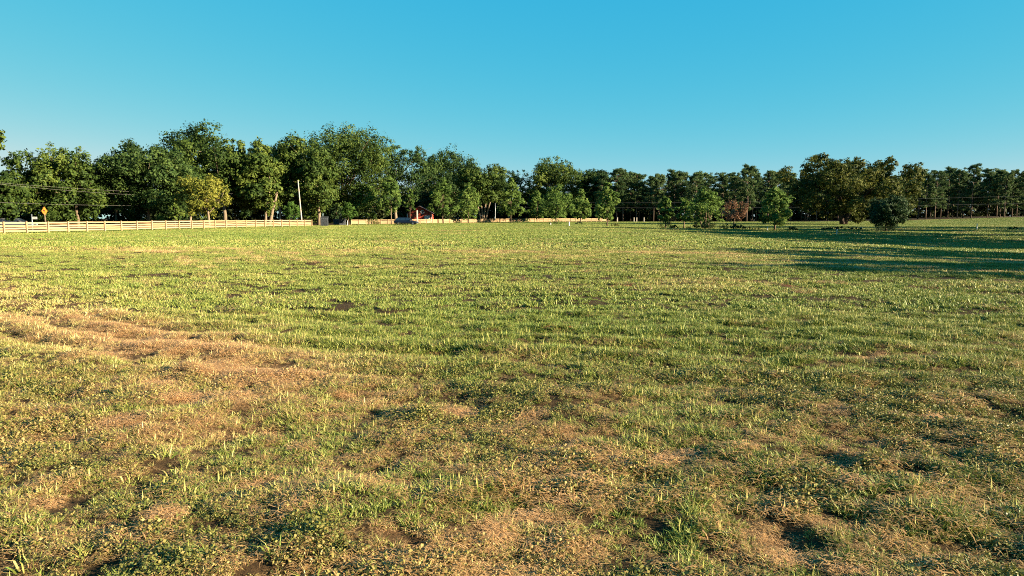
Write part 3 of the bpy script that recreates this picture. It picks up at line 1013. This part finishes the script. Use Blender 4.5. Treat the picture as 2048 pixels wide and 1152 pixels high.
# ------------------------------------------------------------------ vehicles
def car(label, loc, rz, paint, L=5.0, H=1.66, W=1.9):
    root = empty('parked_car', loc, rz)
    # lower body: lofted sections along x (front at +x)
    st = [(-L / 2, .55, .80, .80), (-L / 2 + .12, .34, .98, .94), (-L * .30, .28, 1.02, 1.0), (0, .26, 1.0, 1.0), (L * .22, .27, .97, 1.0), (L * .38, .30, .90, .97), (L / 2 - .10, .36, .74, .88), (L / 2, .46, .62, .74)]
    v = []; f = []; n = 8
    for x, z0, z1, k in st:
        w = W / 2 * k; zm = (z0 + z1) / 2
        for y, z in ((-w * .86, z0), (-w, z0 + .12), (-w * 1.0, zm + .05), (-w * .92, z1 - .03), (w * .92, z1 - .03), (w, zm + .05), (w, z0 + .12), (w * .86, z0)):
            v.append((x, y, z + (.02 if abs(y) < w * .95 and z > zm else 0)))
    for i in range(len(st) - 1):
        for k in range(n):
            j = (k + 1) % n
            f.append((i * n + k, i * n + j, (i + 1) * n + j, (i + 1) * n + k))
    f += [tuple(range(n - 1, -1, -1)), tuple((len(st) - 1) * n + k for k in range(n))]
    MB().add(v, f).build('body', paint, root, smooth=False)
    # cabin
    prof = [(-L * .47, .99), (-L * .36, H - .13), (-L * .22, H), (L * .04, H - .02), (L * .13, H - .16), (L * .26, .985)]
    v = []; f = []
    for x, z in prof:
        w = W / 2 * (.90 - .20 * (z - .98) / (H - .98)); v += [(x, -w, z), (x, w, z)]
    m_ = len(prof)
    f.append(tuple(i * 2 for i in range(m_))); f.append(tuple(i * 2 + 1 for i in range(m_ - 1, -1, -1)))
    f += [(i * 2, i * 2 + 1, i * 2 + 3, i * 2 + 2) for i in range(m_ - 1)] + [((m_ - 1) * 2, (m_ - 1) * 2 + 1, 1, 0)]
    MB().add(v, f).build('cabin', paint, root)

    def glass(name, x0, z0, x1, z1, k=.86, off=.012):
        nx_, nz_ = (z1 - z0), -(x1 - x0); l = math.hypot(nx_, nz_); s = 1 if nz_ < 0 else -1
        nx_, nz_ = (nx_ / l, nz_ / l)
        if nz_ < 0: nx_, nz_ = -nx_, -nz_
        w0 = W / 2 * (.90 - .20 * (z0 - .98) / (H - .98)) * k; w1 = W / 2 * (.90 - .20 * (z1 - .98) / (H - .98)) * k
        MB().prism([(x0, -w0, z0), (x0, w0, z0), (x1, w1, z1), (x1, -w1, z1)], (nx_, 0, nz_), off).build(name, 'car_glass', root)
    glass('windscreen', L * .245, 1.02, L * .14, H - .17)
    glass('rear_window', -L * .46, 1.03, -L * .37, H - .16)
    for s in (-1, 1):
        for x0, x1, xt0, xt1 in ((-L * .42, -L * .25, -L * .35, -L * .23), (-L * .235, -L * .02, -L * .215, -L * .02), (0, L * .20, 0, L * .10)):
            def yy(z): return s * W / 2 * (.90 - .20 * (z - .98) / (H - .98))
            za, zb_ = 1.05, H - .14
            MB().prism([(x0, yy(za), za), (x1, yy(za), za), (xt1, yy(zb_), zb_), (xt0, yy(zb_), zb_)], (0, s, .2), .012).build('side_window', 'car_glass', root)
        for wx in (-L * .30, L * .31):
            wl_ = MB(); R0 = .34
            wl_.tube([(wx, s * (W / 2 - .20), R0), (wx, s * (W / 2 - .17), R0), (wx, s * (W / 2 + .0), R0), (wx, s * (W / 2 + .02), R0)], [R0 * .92, R0, R0, R0 * .9], 18)
            w_ = wl_.build('wheel', 'rubber', root)
            MB().tube([(wx, s * (W / 2 + .021), R0), (wx, s * (W / 2 + .035), R0)], [R0 * .62, R0 * .5], 12).build('rim', 'rim', w_)
        MB().box(L / 2 - .16, L / 2 - .02, s * W * .36 - .16, s * W * .36 + .16, .60, .76, .02).build('headlight', 'lamp', root)
        MB().box(-L / 2 - .01, -L / 2 + .1, s * W * .36 - .14, s * W * .36 + .14, .78, .95, .02).build('tail_light', 'sign_red', root)
        MB().box(L * .17, L * .21, s * (W / 2 + .01) - .09, s * (W / 2 + .01) + .09, 1.0, 1.14, .02).build('mirror', paint, root)
    tag(root, label, 'car', 'cars parked behind the fence')
    return root


cy_ = 158; cxm = X(812.5, cy_)
car('dark navy car parked in the shade of the young pear trees', (cxm, cy_, h1(cxm, cy_)), -.10, 'car_paint', 5.5, 1.75)
cy_ = 92; cxm = X(30, cy_)
car('grey car half hidden under the dark tree behind the near fence', (cxm, cy_, h1(cxm, cy_)), .25, 'car_silver', 4.7, 1.5)


# ------------------------------------------------------------------ red shed behind the far fence
def shed():
    Y = 198; x0, x1 = X(815, Y), X(863, Y); xc = (x0 + x1) / 2; w = (x1 - x0) / 2; g = h1(xc, Y)
    root = empty('red_shed', (xc, Y, g)); E = Zat(426, Y) - g; R_ = Zat(413, Y) - g; D = 5.0
    MB().prism([(-w, 0, -.3), (w, 0, -.3), (w, 0, E), (0, 0, R_), (-w, 0, E)], (0, 1, 0), D).build('wall', 'red_boards', root)
    n = 16
    for k in range(n):
        a = -w + 2 * w * k / n; b = a + 2 * w / n - .035
        zt = lambda u: E + (R_ - E) * (1 - abs(u) / w) - .05
        MB().prism([(a, -.005, 0), (b, -.005, 0), (b, -.005, zt(b)), (a, -.005, zt(a))], (0, -1, 0), .03).build('board', 'red_boards', root)
    for s in (-1, 1):
        MB().prism([(0, -.45, R_ + .12), (s * (w + .4), -.45, E - .10), (s * (w + .4), -.45, E - .24), (0, -.45, R_ - .02)], (0, 1, 0), D + .9).build('roof_slope', 'roof', root)
        MB().box(s * w - .12, s * w + .12, -.09, .06, 0, E - .2).build('corner_board', 'white_paint', root)
    wx = X(845, Y) - xc; wz = Zat(424, Y) - g; r = .55
    ring = MB(); v = []; f = []
    for i in range(20):
        t = 2 * math.pi * i / 20
        for rr_, yy in ((r, -.10), (r * .68, -.10), (r * .68, -.03), (r, -.03)):
            v.append((wx + rr_ * math.cos(t), yy, wz + rr_ * math.sin(t)))
    for i in range(20):
        j = (i + 1) % 20
        for q in range(4):
            p = (q + 1) % 4; f.append((i * 4 + q, j * 4 + q, j * 4 + p, i * 4 + p))
    wn_ = ring.add(v, f).build('round_window', 'white_paint', root)
    MB().prism([(wx + r * .7 * math.cos(2 * math.pi * i / 20), -.045, wz + r * .7 * math.sin(2 * math.pi * i / 20)) for i in range(20)], (0, 1, 0), .005).build('pane', 'window_glass', wn_)
    dr = MB().box(w * .42, w * .86, -.10, -.045, 0, 2.15).build('door', 'white_paint', root)
    MB().tube([(w * .50, -.12, 1.0), (w * .50, -.17, 1.0)], .035, 8).build('handle', 'black', dr)
    tag(root, 'small red board shed with a round white-framed window behind the far fence', 'shed')


shed()


# ------------------------------------------------------------------ trees behind the near fence
OG = 'large oaks along the fence'
tree('oak_tree', 'large oak outside the left edge, only a leafy twig tip in view', OG, -184, 68, 190, 350, 338, mat='oak', seed=1, nl=25, sub=20, per=16)
tree('broadleaf_tree', 'low bushy tree cut by the left edge, its leaves reaching the fence', OG, -8, 88, 344, 439, 118, mat='oak', seed=2, nl=22, leaf=.28)
tree('oak_tree', 'broad olive-green oak behind the diamond road sign', OG, 122, 100, 303, 439, 185, 155, mat='oak', bark='bark', seed=3, nl=38, leaf=0.30, bare=3)
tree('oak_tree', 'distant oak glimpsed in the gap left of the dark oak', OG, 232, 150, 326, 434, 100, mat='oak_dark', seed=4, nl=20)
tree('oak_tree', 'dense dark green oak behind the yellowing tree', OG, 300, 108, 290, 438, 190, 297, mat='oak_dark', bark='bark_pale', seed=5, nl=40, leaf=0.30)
tree('oak_tree', 'tallest left-hand oak rising above the yellowing tree', OG, 408, 134, 255, 434, 165, 449, mat='oak', bark='bark_pale', seed=6, nl=42, leaf=0.34, bare=4)
tree('oak_tree', 'oak with a pale forked trunk left of the leaning pole', OG, 510, 136, 279, 438, 128, 535, mat='oak', bark='bark_pale', seed=7, nl=32, trunks=[(-.1, -.6), (.25, 2.2)], r0=.34)
tree('oak_tree', 'oak with a pale straight trunk behind the leaning pole', OG, 612, 143, 282, 434, 140, 638, mat='oak', bark='bark_pale', seed=8, nl=32)
tree('oak_tree', 'huge domed oak behind the gateway, the tallest crown in the middle', OG, 686, 172, 254, 439, 195, mat='oak', seed=9, nl=48, leaf=0.39)
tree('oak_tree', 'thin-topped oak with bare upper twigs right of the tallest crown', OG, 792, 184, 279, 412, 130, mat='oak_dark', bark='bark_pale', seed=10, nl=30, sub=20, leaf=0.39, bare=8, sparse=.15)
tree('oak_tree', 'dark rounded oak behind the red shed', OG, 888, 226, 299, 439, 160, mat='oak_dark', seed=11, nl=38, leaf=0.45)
tree('broadleaf_tree', 'broad tree with several pale stems fanning from the ground by the far fence', OG, 964, 203, 334, 413, 112, 967, mat='oak', bark='bark_pale', seed=12, nl=30, leaf=0.39,
     trunks=[(-.5, -2.3), (-.15, -.9), (.15, .8), (.5, 2.3)], r0=.28)
tree('broadleaf_tree', 'wispy pale tree seen above the far fence, thin at the top', OG, 1018, 262, 321, 439, 85, mat='oak_dark', bark='bark_pale', seed=13, nl=22, sparse=.45, leaf=0.47, bare=8)
tree('oak_tree', 'rounded oak rising behind the wide pear trees in the centre', OG, 1110, 262, 320, 439, 118, mat='oak', seed=14, nl=35, leaf=0.48)
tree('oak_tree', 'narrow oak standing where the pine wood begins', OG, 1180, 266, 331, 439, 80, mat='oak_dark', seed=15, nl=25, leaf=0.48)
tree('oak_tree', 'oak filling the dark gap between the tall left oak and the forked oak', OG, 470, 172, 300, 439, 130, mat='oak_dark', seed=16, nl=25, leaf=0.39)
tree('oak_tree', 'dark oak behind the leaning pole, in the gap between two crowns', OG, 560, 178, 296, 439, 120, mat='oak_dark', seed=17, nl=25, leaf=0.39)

tree('yellow_tree', 'rounded tree with yellowing leaves and two pale trunks behind the fence', None, 405, 101, 352, 428, 98, 402, mat='yellow', bark='bark_pale', seed=20, nl=30, sub=24, per=16, leaf=.20,
     trunks=[(-1.6, .4), (1.35, -.4)], r0=.17, lobe=(.22, .34), hi=.9)
tree('young_cedar', 'small bright green cedar left of the yellowing tree', None, 350, 98, 405, 440, 33, mat='cedar_light', seed=21, nl=14, sub=20, per=14, leaf=.14, shape='pear', cat='shrub')
tree('evergreen_shrub', 'egg-shaped green evergreen left of the leaning pole base', None, 583, 128, 400, 440, 38, mat='cedar', seed=22, nl=20, sub=24, per=14, leaf=.16, shape='pear', cat='shrub', lobe=(.3, .42))
tree('evergreen_shrub', 'bright green egg-shaped evergreen beside the far gate pillar', None, 697, 150, 402, 438, 33, mat='cedar', seed=23, nl=20, sub=24, per=14, leaf=.18, shape='pear', cat='shrub', lobe=(.3, .42))
tree('evergreen_shrub', 'darker evergreen between the two gate pillars', None, 674, 164, 408, 440, 26, mat='holly', seed=24, nl=16, sub=20, per=14, leaf=.2, cat='shrub')

# ------------------------------------------------------------------ young pear trees along the drive
PG = 'young pear trees along the drive'
PEARS = [
    (733, 168, 362, 438, 70, 'shaded young pear, first of the row right of the gate'),
    (783, 164, 352, 434, 56, 'tall young pear with a pale trunk over the navy car'),
    (820, 180, 372, 428, 24, 'slim young pear between the navy car and the red shed'),
    (886, 186, 353, 438, 62, 'broad bright young pear right of the red shed'),
    (937, 192, 363, 438, 54, 'pointed young pear left of the many-stemmed tree'),
    (1022, 206, 358, 436, 58, 'young pear right of the many-stemmed tree'),
    (1074, 214, 382, 438, 46, 'small dim young pear left of the wide pear'),
    (1112, 196, 366, 439, 74, 'wide full young pear at the centre of the far fence'),
    (1161, 206, 378, 439, 46, 'young pear above the low bush near the fence end'),
    (1214, 136, 362, 441, 54, 'young pear with a visible short trunk right of the fence end'),
    (1331, 104, 386, 452, 36, 'slender young pear with leafy base, first of the four by the ditch'),
    (1368, 102, 389, 450, 38, 'thin sparse young pear left of the widest pear by the ditch'),
    (1410, 98, 375, 454, 84, 'widest multi-stemmed pear left of the dead brown tree'),
    (1550, 90, 375, 456, 76, 'bright bushy pear standing alone right of the dead brown tree'),
]
for i, (px, Y, tp, bt, w, lb) in enumerate(PEARS):
    tree('young_pear_tree', lb, PG, px, Y, tp, bt, w, mat='pear', bark='bark', seed=40 + i, nl=32 if w > 40 else 22, sub=22, per=16, leaf=.10 + Y / 1100, shape='pear', lobe=(.20, .36),
         r0=.10 if w < 50 else .13, trunks=[(-.25, -1.0), (0, .1), (.2, .9)] if i == 12 else None, sparse=.35 if i in (11, 2) else (.22 if i == 12 else .08), hi=.9)
tree('dead_tree', 'small leafless-looking tree with rusty brown dead twigs', None, 1468, 94, 403, 441, 52, mat='dead', bark='bark_dark', seed=60, nl=22, sub=24, per=12, leaf=.11, lobe=(.22, .34), hi=.95, sparse=.05, bare=14, r0=.09)
tree('round_shrub', 'large dark round shrub standing in shade right of the pecan', None, 1773, 88, 391, 455, 80, mat='holly', bark='bark_dark', seed=61, nl=34, sub=26, per=18, leaf=.16, cat='shrub', lobe=(.30, .40), hi=.8)

tree('pecan_tree', 'great spreading pecan standing alone in the far meadow', None, 1698, 166, 313, 432, 268, 1685, mat='pecan', bark='bark_dark', seed=62, nl=60, sub=30, per=28, leaf=.40, lobe=(.20, .34), hi=.92,
     r0=.52, trunks=[(-.1, -1.6), (.45, 3.4)], bare=4, fork=.3)


# ------------------------------------------------------------------ low bushes and weeds
def bush(label, px, Y, w, h, mat, seed, n=14, leaf=.12, name='low_bush', group='low bushes and weeds'):
    rng = np.random.default_rng(3000 + seed)
    x = X(px, Y); g = h1(x, Y); root = empty(name, (x, Y, g))
    W = w / FPX * Y
    c = np.stack([rng.uniform(-.5, .5, n) * W, rng.normal(0, .15, n) * min(W, 2), rng.uniform(.15, .8, n) * h], 1)
    c[:, 2] *= 1 - .55 * np.abs(c[:, 0] / (W * .5)) ** 2
    P, N, t = clumps(rng, c, rng.uniform(.16, .34, n) * h, 70, .9)
    P[:, 2] = np.abs(P[:, 2]) + .01
    link('foliage', leaf_mesh('foliage', P, N, leaf * rng.uniform(.6, 1.4, len(P)), rng.uniform(.35, .7, len(P)), t, mat, rng), None, root)
    st = MB()
    for k in range(7):
        q = c[k % n]; st.tube([(q[0] * .3, q[1] * .3, -.05), (q[0] * .8, q[1] * .8, q[2] * .6), tuple(q)], [.02, .014, .006], 4)
    st.build('stems', 'bark', root)
    tag(root, label, 'bush', group)


bush('dark low bush at the foot of the widest pear', 1398, 97, 42, 1.1, 'holly', 1, 22)
bush('yellow-green weed clump in front of the widest pear', 1418, 95, 22, 1.6, 'weed', 2)
bush('dark bush under the dead brown tree', 1466, 93, 44, 1.05, 'holly', 3, 22)
bush('brown weedy clump right of the dead brown tree', 1500, 92, 36, .45, 'weed', 4)
bush('leafy weed clump around the foot of the slender pear', 1331, 102, 22, 1.5, 'weed', 5)
bush('little green weed between the slender and the thin pear', 1349, 101, 14, .6, 'weed', 6)
bush('low dark bush right of the bushy lone pear', 1586, 90, 16, .6, 'holly', 7)
bush('long low dark weed bank in front of the pecan', 1682, 92, 78, .5, 'holly', 8, 44)
bush('dark skirt of leaves at the foot of the round shrub', 1772, 87, 38, 1.9, 'holly', 9, 34)
bush('tall weeds against the far fence left of the navy car', 742, 156, 14, 1.7, 'weed', 10)
bush('tall weeds against the far fence just right of the gate', 753, 158, 10, 1.8, 'weed', 11)
bush('brown-green weeds in front of the navy car', 800, 152, 34, .5, 'weed', 12, 20)
bush('round green bush at the far fence left of the wide pear', 1057, 192, 16, 1.7, 'cedar', 13)
bush('green bush under the wide full pear at the fence', 1112, 172, 26, 1.5, 'cedar', 14, 20)
bush('dark little bush near the end of the far fence', 1158, 165, 14, 1.0, 'holly', 15)
bush('sprawling weed right of the short-trunked pear', 1231, 134, 16, .6, 'weed', 16)
bush('thin shrub behind the near fence left of the small cedar', 320, 100, 16, 2.2, 'cedar', 17)
bush('low dark tuft at the far right on the shaded slope', 2028, 96, 22, .4, 'holly', 18)


# ------------------------------------------------------------------ pines
def pine_meshes(seed, H=18.0):
    rng = np.random.default_rng(500 + seed)
    tm = MB()
    wob = [(rng.normal(0, .10), rng.normal(0, .10)) for _ in range(6)]
    pts = [(wob[k][0] * k / 3, wob[k][1] * k / 3, H * .97 * k / 5 - (.3 if k == 0 else 0)) for k in range(6)]
    tm.tube(pts, [.24, .20, .17, .14, .09, .03], 8)
    br = MB(); C_, R_, T_ = [], [], []
    z = H * rng.uniform(.16, .30)
    while z < H * .97:
        t = (z / H - .2) / .8
        reach = np.interp(t, [0, .35, .7, 1], [2.5, 3.3, 3.0, 1.0]) * rng.uniform(.8, 1.15)
        dens = np.interp(t, [0, .3, 1], [.35, .75, 1.0])
        for k in range(rng.integers(3, 6)):
            if rng.random() > dens: continue
            a = rng.uniform(0, 2 * np.pi); l = reach * rng.uniform(.55, 1.1)
            rise = l * np.interp(t, [0, .5, 1], [-.08, .18, .7]) + rng.normal(0, .12)
            x0, y0 = np.interp(z, [p[2] for p in pts], [p[0] for p in pts]), np.interp(z, [p[2] for p in pts], [p[1] for p in pts])
            e = Vector((x0 + math.cos(a) * l, y0 + math.sin(a) * l, z + rise))
            br.tube([(x0, y0, z), (x0 + math.cos(a) * l * .5, y0 + math.sin(a) * l * .5, z + rise * .35), e], [.055, .04, .015], 4)
            for q in range(rng.integers(2, 5)):
                f = rng.uniform(.55, 1.05)
                C_.append((x0 + math.cos(a) * l * f + rng.normal(0, .28), y0 + math.sin(a) * l * f + rng.normal(0, .28), z + rise * f + rng.normal(.1, .14)))
                R_.append(rng.uniform(.45, .85)); T_.append(np.clip(rng.normal(.5, .17), 0, 1))
        z += rng.uniform(.45, .8)
    C_ = np.array(C_)
    P, N, t = clumps(rng, C_, np.array(R_), 30, .75, 1.0, np.array(T_))
    # needles point outwards
    cm = leaf_mesh('crown', P, N, .52 * rng.uniform(.7, 1.3, len(P)), np.full(len(P), .42), t, 'pine', rng)
    a = tm.mesh('trunk', True); a.materials.append(M['bark_pine'])
    b = br.mesh('branches'); b.materials.append(M['bark_pine'])
    return a, b, cm


PINES = [pine_meshes(k) for k in range(6)]
ORD = ['first', 'second', 'third', 'fourth', 'fifth', 'sixth', 'seventh', 'eighth', 'ninth', 'tenth', 'eleventh', 'twelfth', 'thirteenth', 'fourteenth', 'fifteenth', 'sixteenth',
       'seventeenth', 'eighteenth', 'nineteenth', 'twentieth']


def pine(label, px, Y, top, k, group):
    r = random.Random(px * 13 + k)
    x = X(px, Y); g = h1(x, Y); root = empty('pine_tree', (x, Y, g), r.uniform(0, 6.28))
    s = (Zat(top, Y) - g) / 18.0
    for nm, me_ in zip(('trunk', 'branches', 'crown'), PINES[k % 6]):
        o = link(nm, me_, None, root); o.scale = (s * r.uniform(.95, 1.25), s * r.uniform(.95, 1.25), s) if nm != 'trunk' else (s, s, s)
    tag(root, label, 'pine', group)


pr = random.Random(3)
tops_l = [350, 346, 343, 349, 352, 345, 341, 347, 344, 350, 353, 349, 338, 344, 343, 345, 349, 351]
for i, tp in enumerate(tops_l):
    pine(f'tall pine, {ORD[i]} from the left in the front row left of the pecan', 1208 + i * 23.2 + pr.uniform(-9, 9), 247 + pr.uniform(-8, 8), tp + pr.uniform(-5, 7), i, 'front row of the pine wood')
tops_r = [346, 342, 345, 348, 343, 347, 339, 338, 344, 337, 348, 344, 342, 345]
for i, tp in enumerate(tops_r):
    pine(f'tall pine, {ORD[i]} from the left in the front row right of the pecan', 1806 + i * 20.5 + pr.uniform(-9, 9), 247 + pr.uniform(-8, 8), tp + pr.uniform(-5, 7), i + 2, 'front row of the pine wood')
for i in range(9):
    pine(f'tall pine, {ORD[i]} from the left of those behind the great pecan', 1610 + i * 22.5 + pr.uniform(-6, 6), 250 + pr.uniform(-3, 5), 352 + pr.uniform(-4, 6), i + 1, 'pines behind the pecan')
for i in range(42):
    pine('tall dark pine deep in the wood, only its top and glimpses of trunk in view', 1195 + i * 21.5 + pr.uniform(-8, 8), 262 + pr.uniform(-5, 14), 350 + pr.uniform(-8, 10), i + 3, 'pines deep in the wood')


# ------------------------------------------------------------------ far woods that read as one mass
def wood_mass(name, label, x0, x1, yf, depth, hmax, n, leaf, seed, mat='wood_mass'):
    rng = np.random.default_rng(seed)
    m = int(n * 1.2) // 26
    x = rng.uniform(x0, x1, m); y = yf(x) + rng.uniform(0, depth, m)
    z = np.clip(rng.random(m) * hmax * (.75 + .5 * vnoise(x / 9, y / 9, 3)), .3, None)
    c = np.stack([x, y, z + height(x, y)], 1)
    P, N, t = clumps(rng, c, rng.uniform(1.3, 2.4, m), 26, .8)
    P[:, 2] = np.maximum(P[:, 2], height(P[:, 0], P[:, 1]) + .1)
    o = link(name, leaf_mesh(name, P, N, leaf * rng.uniform(.6, 1.4, len(P)), rng.uniform(.4, .7, len(P)), t, mat, rng))
    tag(o, label, 'wood', kind='stuff')


wood_mass('woodland', 'dark mass of woodland undergrowth behind the oaks', -260, -20, lambda x: 122 + np.clip((x + 100) * .9, -40, 80) + 20, 14, 8.5, 80000, .95, 71)
wood_mass('woodland', 'dark mass of woodland behind the far fence and pear trees', -45, 60, lambda x: 272 + 0 * x, 14, 11.0, 34000, 1.1, 72)
wood_mass('woodland', 'dark undergrowth filling the depth of the pine wood', 25, 290, lambda x: 284 + 0 * x, 12, 13.0, 90000, 1.2, 73)


# ------------------------------------------------------------------ trees outside the frame on the right whose shadows cross the field
def shade_tree(label, x, Y, H, W, seed, zb=2.0):
    rng = np.random.default_rng(seed)
    g = h1(x, Y); px = CXP + x / Y * FPX if Y > 1 else 0
    root = empty('oak_tree', (x, Y, g))
    c = np.array([0, 0, (H + zb) / 2]); a, cc = W / 2, (H - zb) / 2; rm = min(a, cc)
    L, R = lobes_in(rng, 22, c, (a, a, cc), .28 * rm, .42 * rm)
    L[:, 2] = np.minimum(L[:, 2], H - R * .8)
    idx = np.repeat(np.arange(22), 18); D = unit(rng.normal(size=(len(idx), 3)))
    S = L[idx] + D * (R[idx] * rng.uniform(.45, 1.0, len(idx)))[:, None]
    P, N, t = clumps(rng, S, R[idx] * .38, 12, .8)
    link('crown', leaf_mesh('crown', P, N, .74 * rng.uniform(.6, 1.3, len(P)), rng.uniform(.5, .8, len(P)), t, 'oak', rng), None, root)
    tm, lm = MB(), MB()
    branch_paths(tm, rng, (0, 0, 0), zb + (H - zb) * .6, H * .024, L[:8])
    tm.build('trunk', 'bark', root, smooth=True)
    tag(root, label, 'tree', 'trees outside the right edge shading the field')


SHADE = [  # where the shadow's tip falls (x), place across the sun's direction, tree height, crown width
    (10, 15.5, 15, 8), (8, 21.5, 15, 9), (4, 27, 15, 7), (7, 33, 15, 9), (12, 40, 15, 9), (15, 47, 15, 9),
    (19, 65, 15, 9), (17, 72, 15, 10), (16, 79, 15, 10), (14, 86, 15, 10), (12, 92.5, 18.5, 6),
    (25, 103, 22, 9), (22, 113, 22, 8), (26, 122, 22, 12), (30, 131, 22, 12)]
slope = 1 / math.tan(SUN_EL)
sx, sy = math.sin(SUN_AZ), math.cos(SUN_AZ)
PLACE = ['nearest', 'second', 'third', 'fourth', 'fifth', 'sixth', 'seventh', 'eighth', 'ninth', 'tenth', 'eleventh', 'twelfth', 'thirteenth', 'fourteenth', 'farthest']
for i, (tx_, s_, H_, W_) in enumerate(SHADE):
    l_ = H_ * slope
    ty_ = (s_ + sy * tx_) / sx
    shade_tree(f'oak out of view to the right, {PLACE[i]} of those throwing long shadows over the field', tx_ + sx * l_, ty_ + sy * l_, H_, W_, 900 + i)


# ------------------------------------------------------------------ overhead cables and their poles
def cable(label, a, b, sag, r=.02):
    a, b = Vector(a), Vector(b); n = 14
    pts = [a.lerp(b, i / n) - Vector((0, 0, sag * 4 * (i / n) * (1 - i / n))) for i in range(n + 1)]
    o = MB().tube(pts, r, 5).build('overhead_cable', 'cable', None)
    tag(o, label, 'cable', 'overhead cables')


def P3(px, py, Y): return Vector((X(px, Y), Y, Zat(py, Y)))


pA = thin_pole('weathered utility pole outside the left edge carrying the cables', -120, 74, 352, .14, 'pole', arm=.9)
pB = thin_pole('weathered utility pole hidden among the oaks, with a crossarm', 560, 150, 384, .14, 'pole', arm=.9)
pC = thin_pole('thin grey pole standing behind the far fence', 990.5, 228, 405, .10, 'grey_metal')
pD = thin_pole('weathered utility pole outside the right edge carrying two cables', 2210, 196, 386, .14, 'pole', arm=.9)
cable('upper overhead cable in front of the left oaks', pA + Vector((-.5, 0, -.2)), P3(560, 384, 150) + Vector((.5, 0, -.2)), .9, .007)
cable('second overhead cable in front of the left oaks', pA + Vector((.6, 0, -.3)), P3(560, 384, 150) + Vector((-.6, 0, -.3)), 1.3, .007)
cable('lowest overhead cable in front of the left oaks', pA + Vector((0, 0, -2.6)), P3(560, 384, 150) + Vector((0, 0, -1.6)), 1.0, .007)
cable('upper overhead cable in front of the pine wood', pD + Vector((0, 0, -.2)), P3(990.5, 405, 228) + Vector((0, 0, -.1)), 1.0, .013)
cable('lower overhead cable in front of the pine wood', pD + Vector((0, 0, -2.4)), P3(990.5, 405, 228) + Vector((0, 0, -1.5)), 1.0, .013)
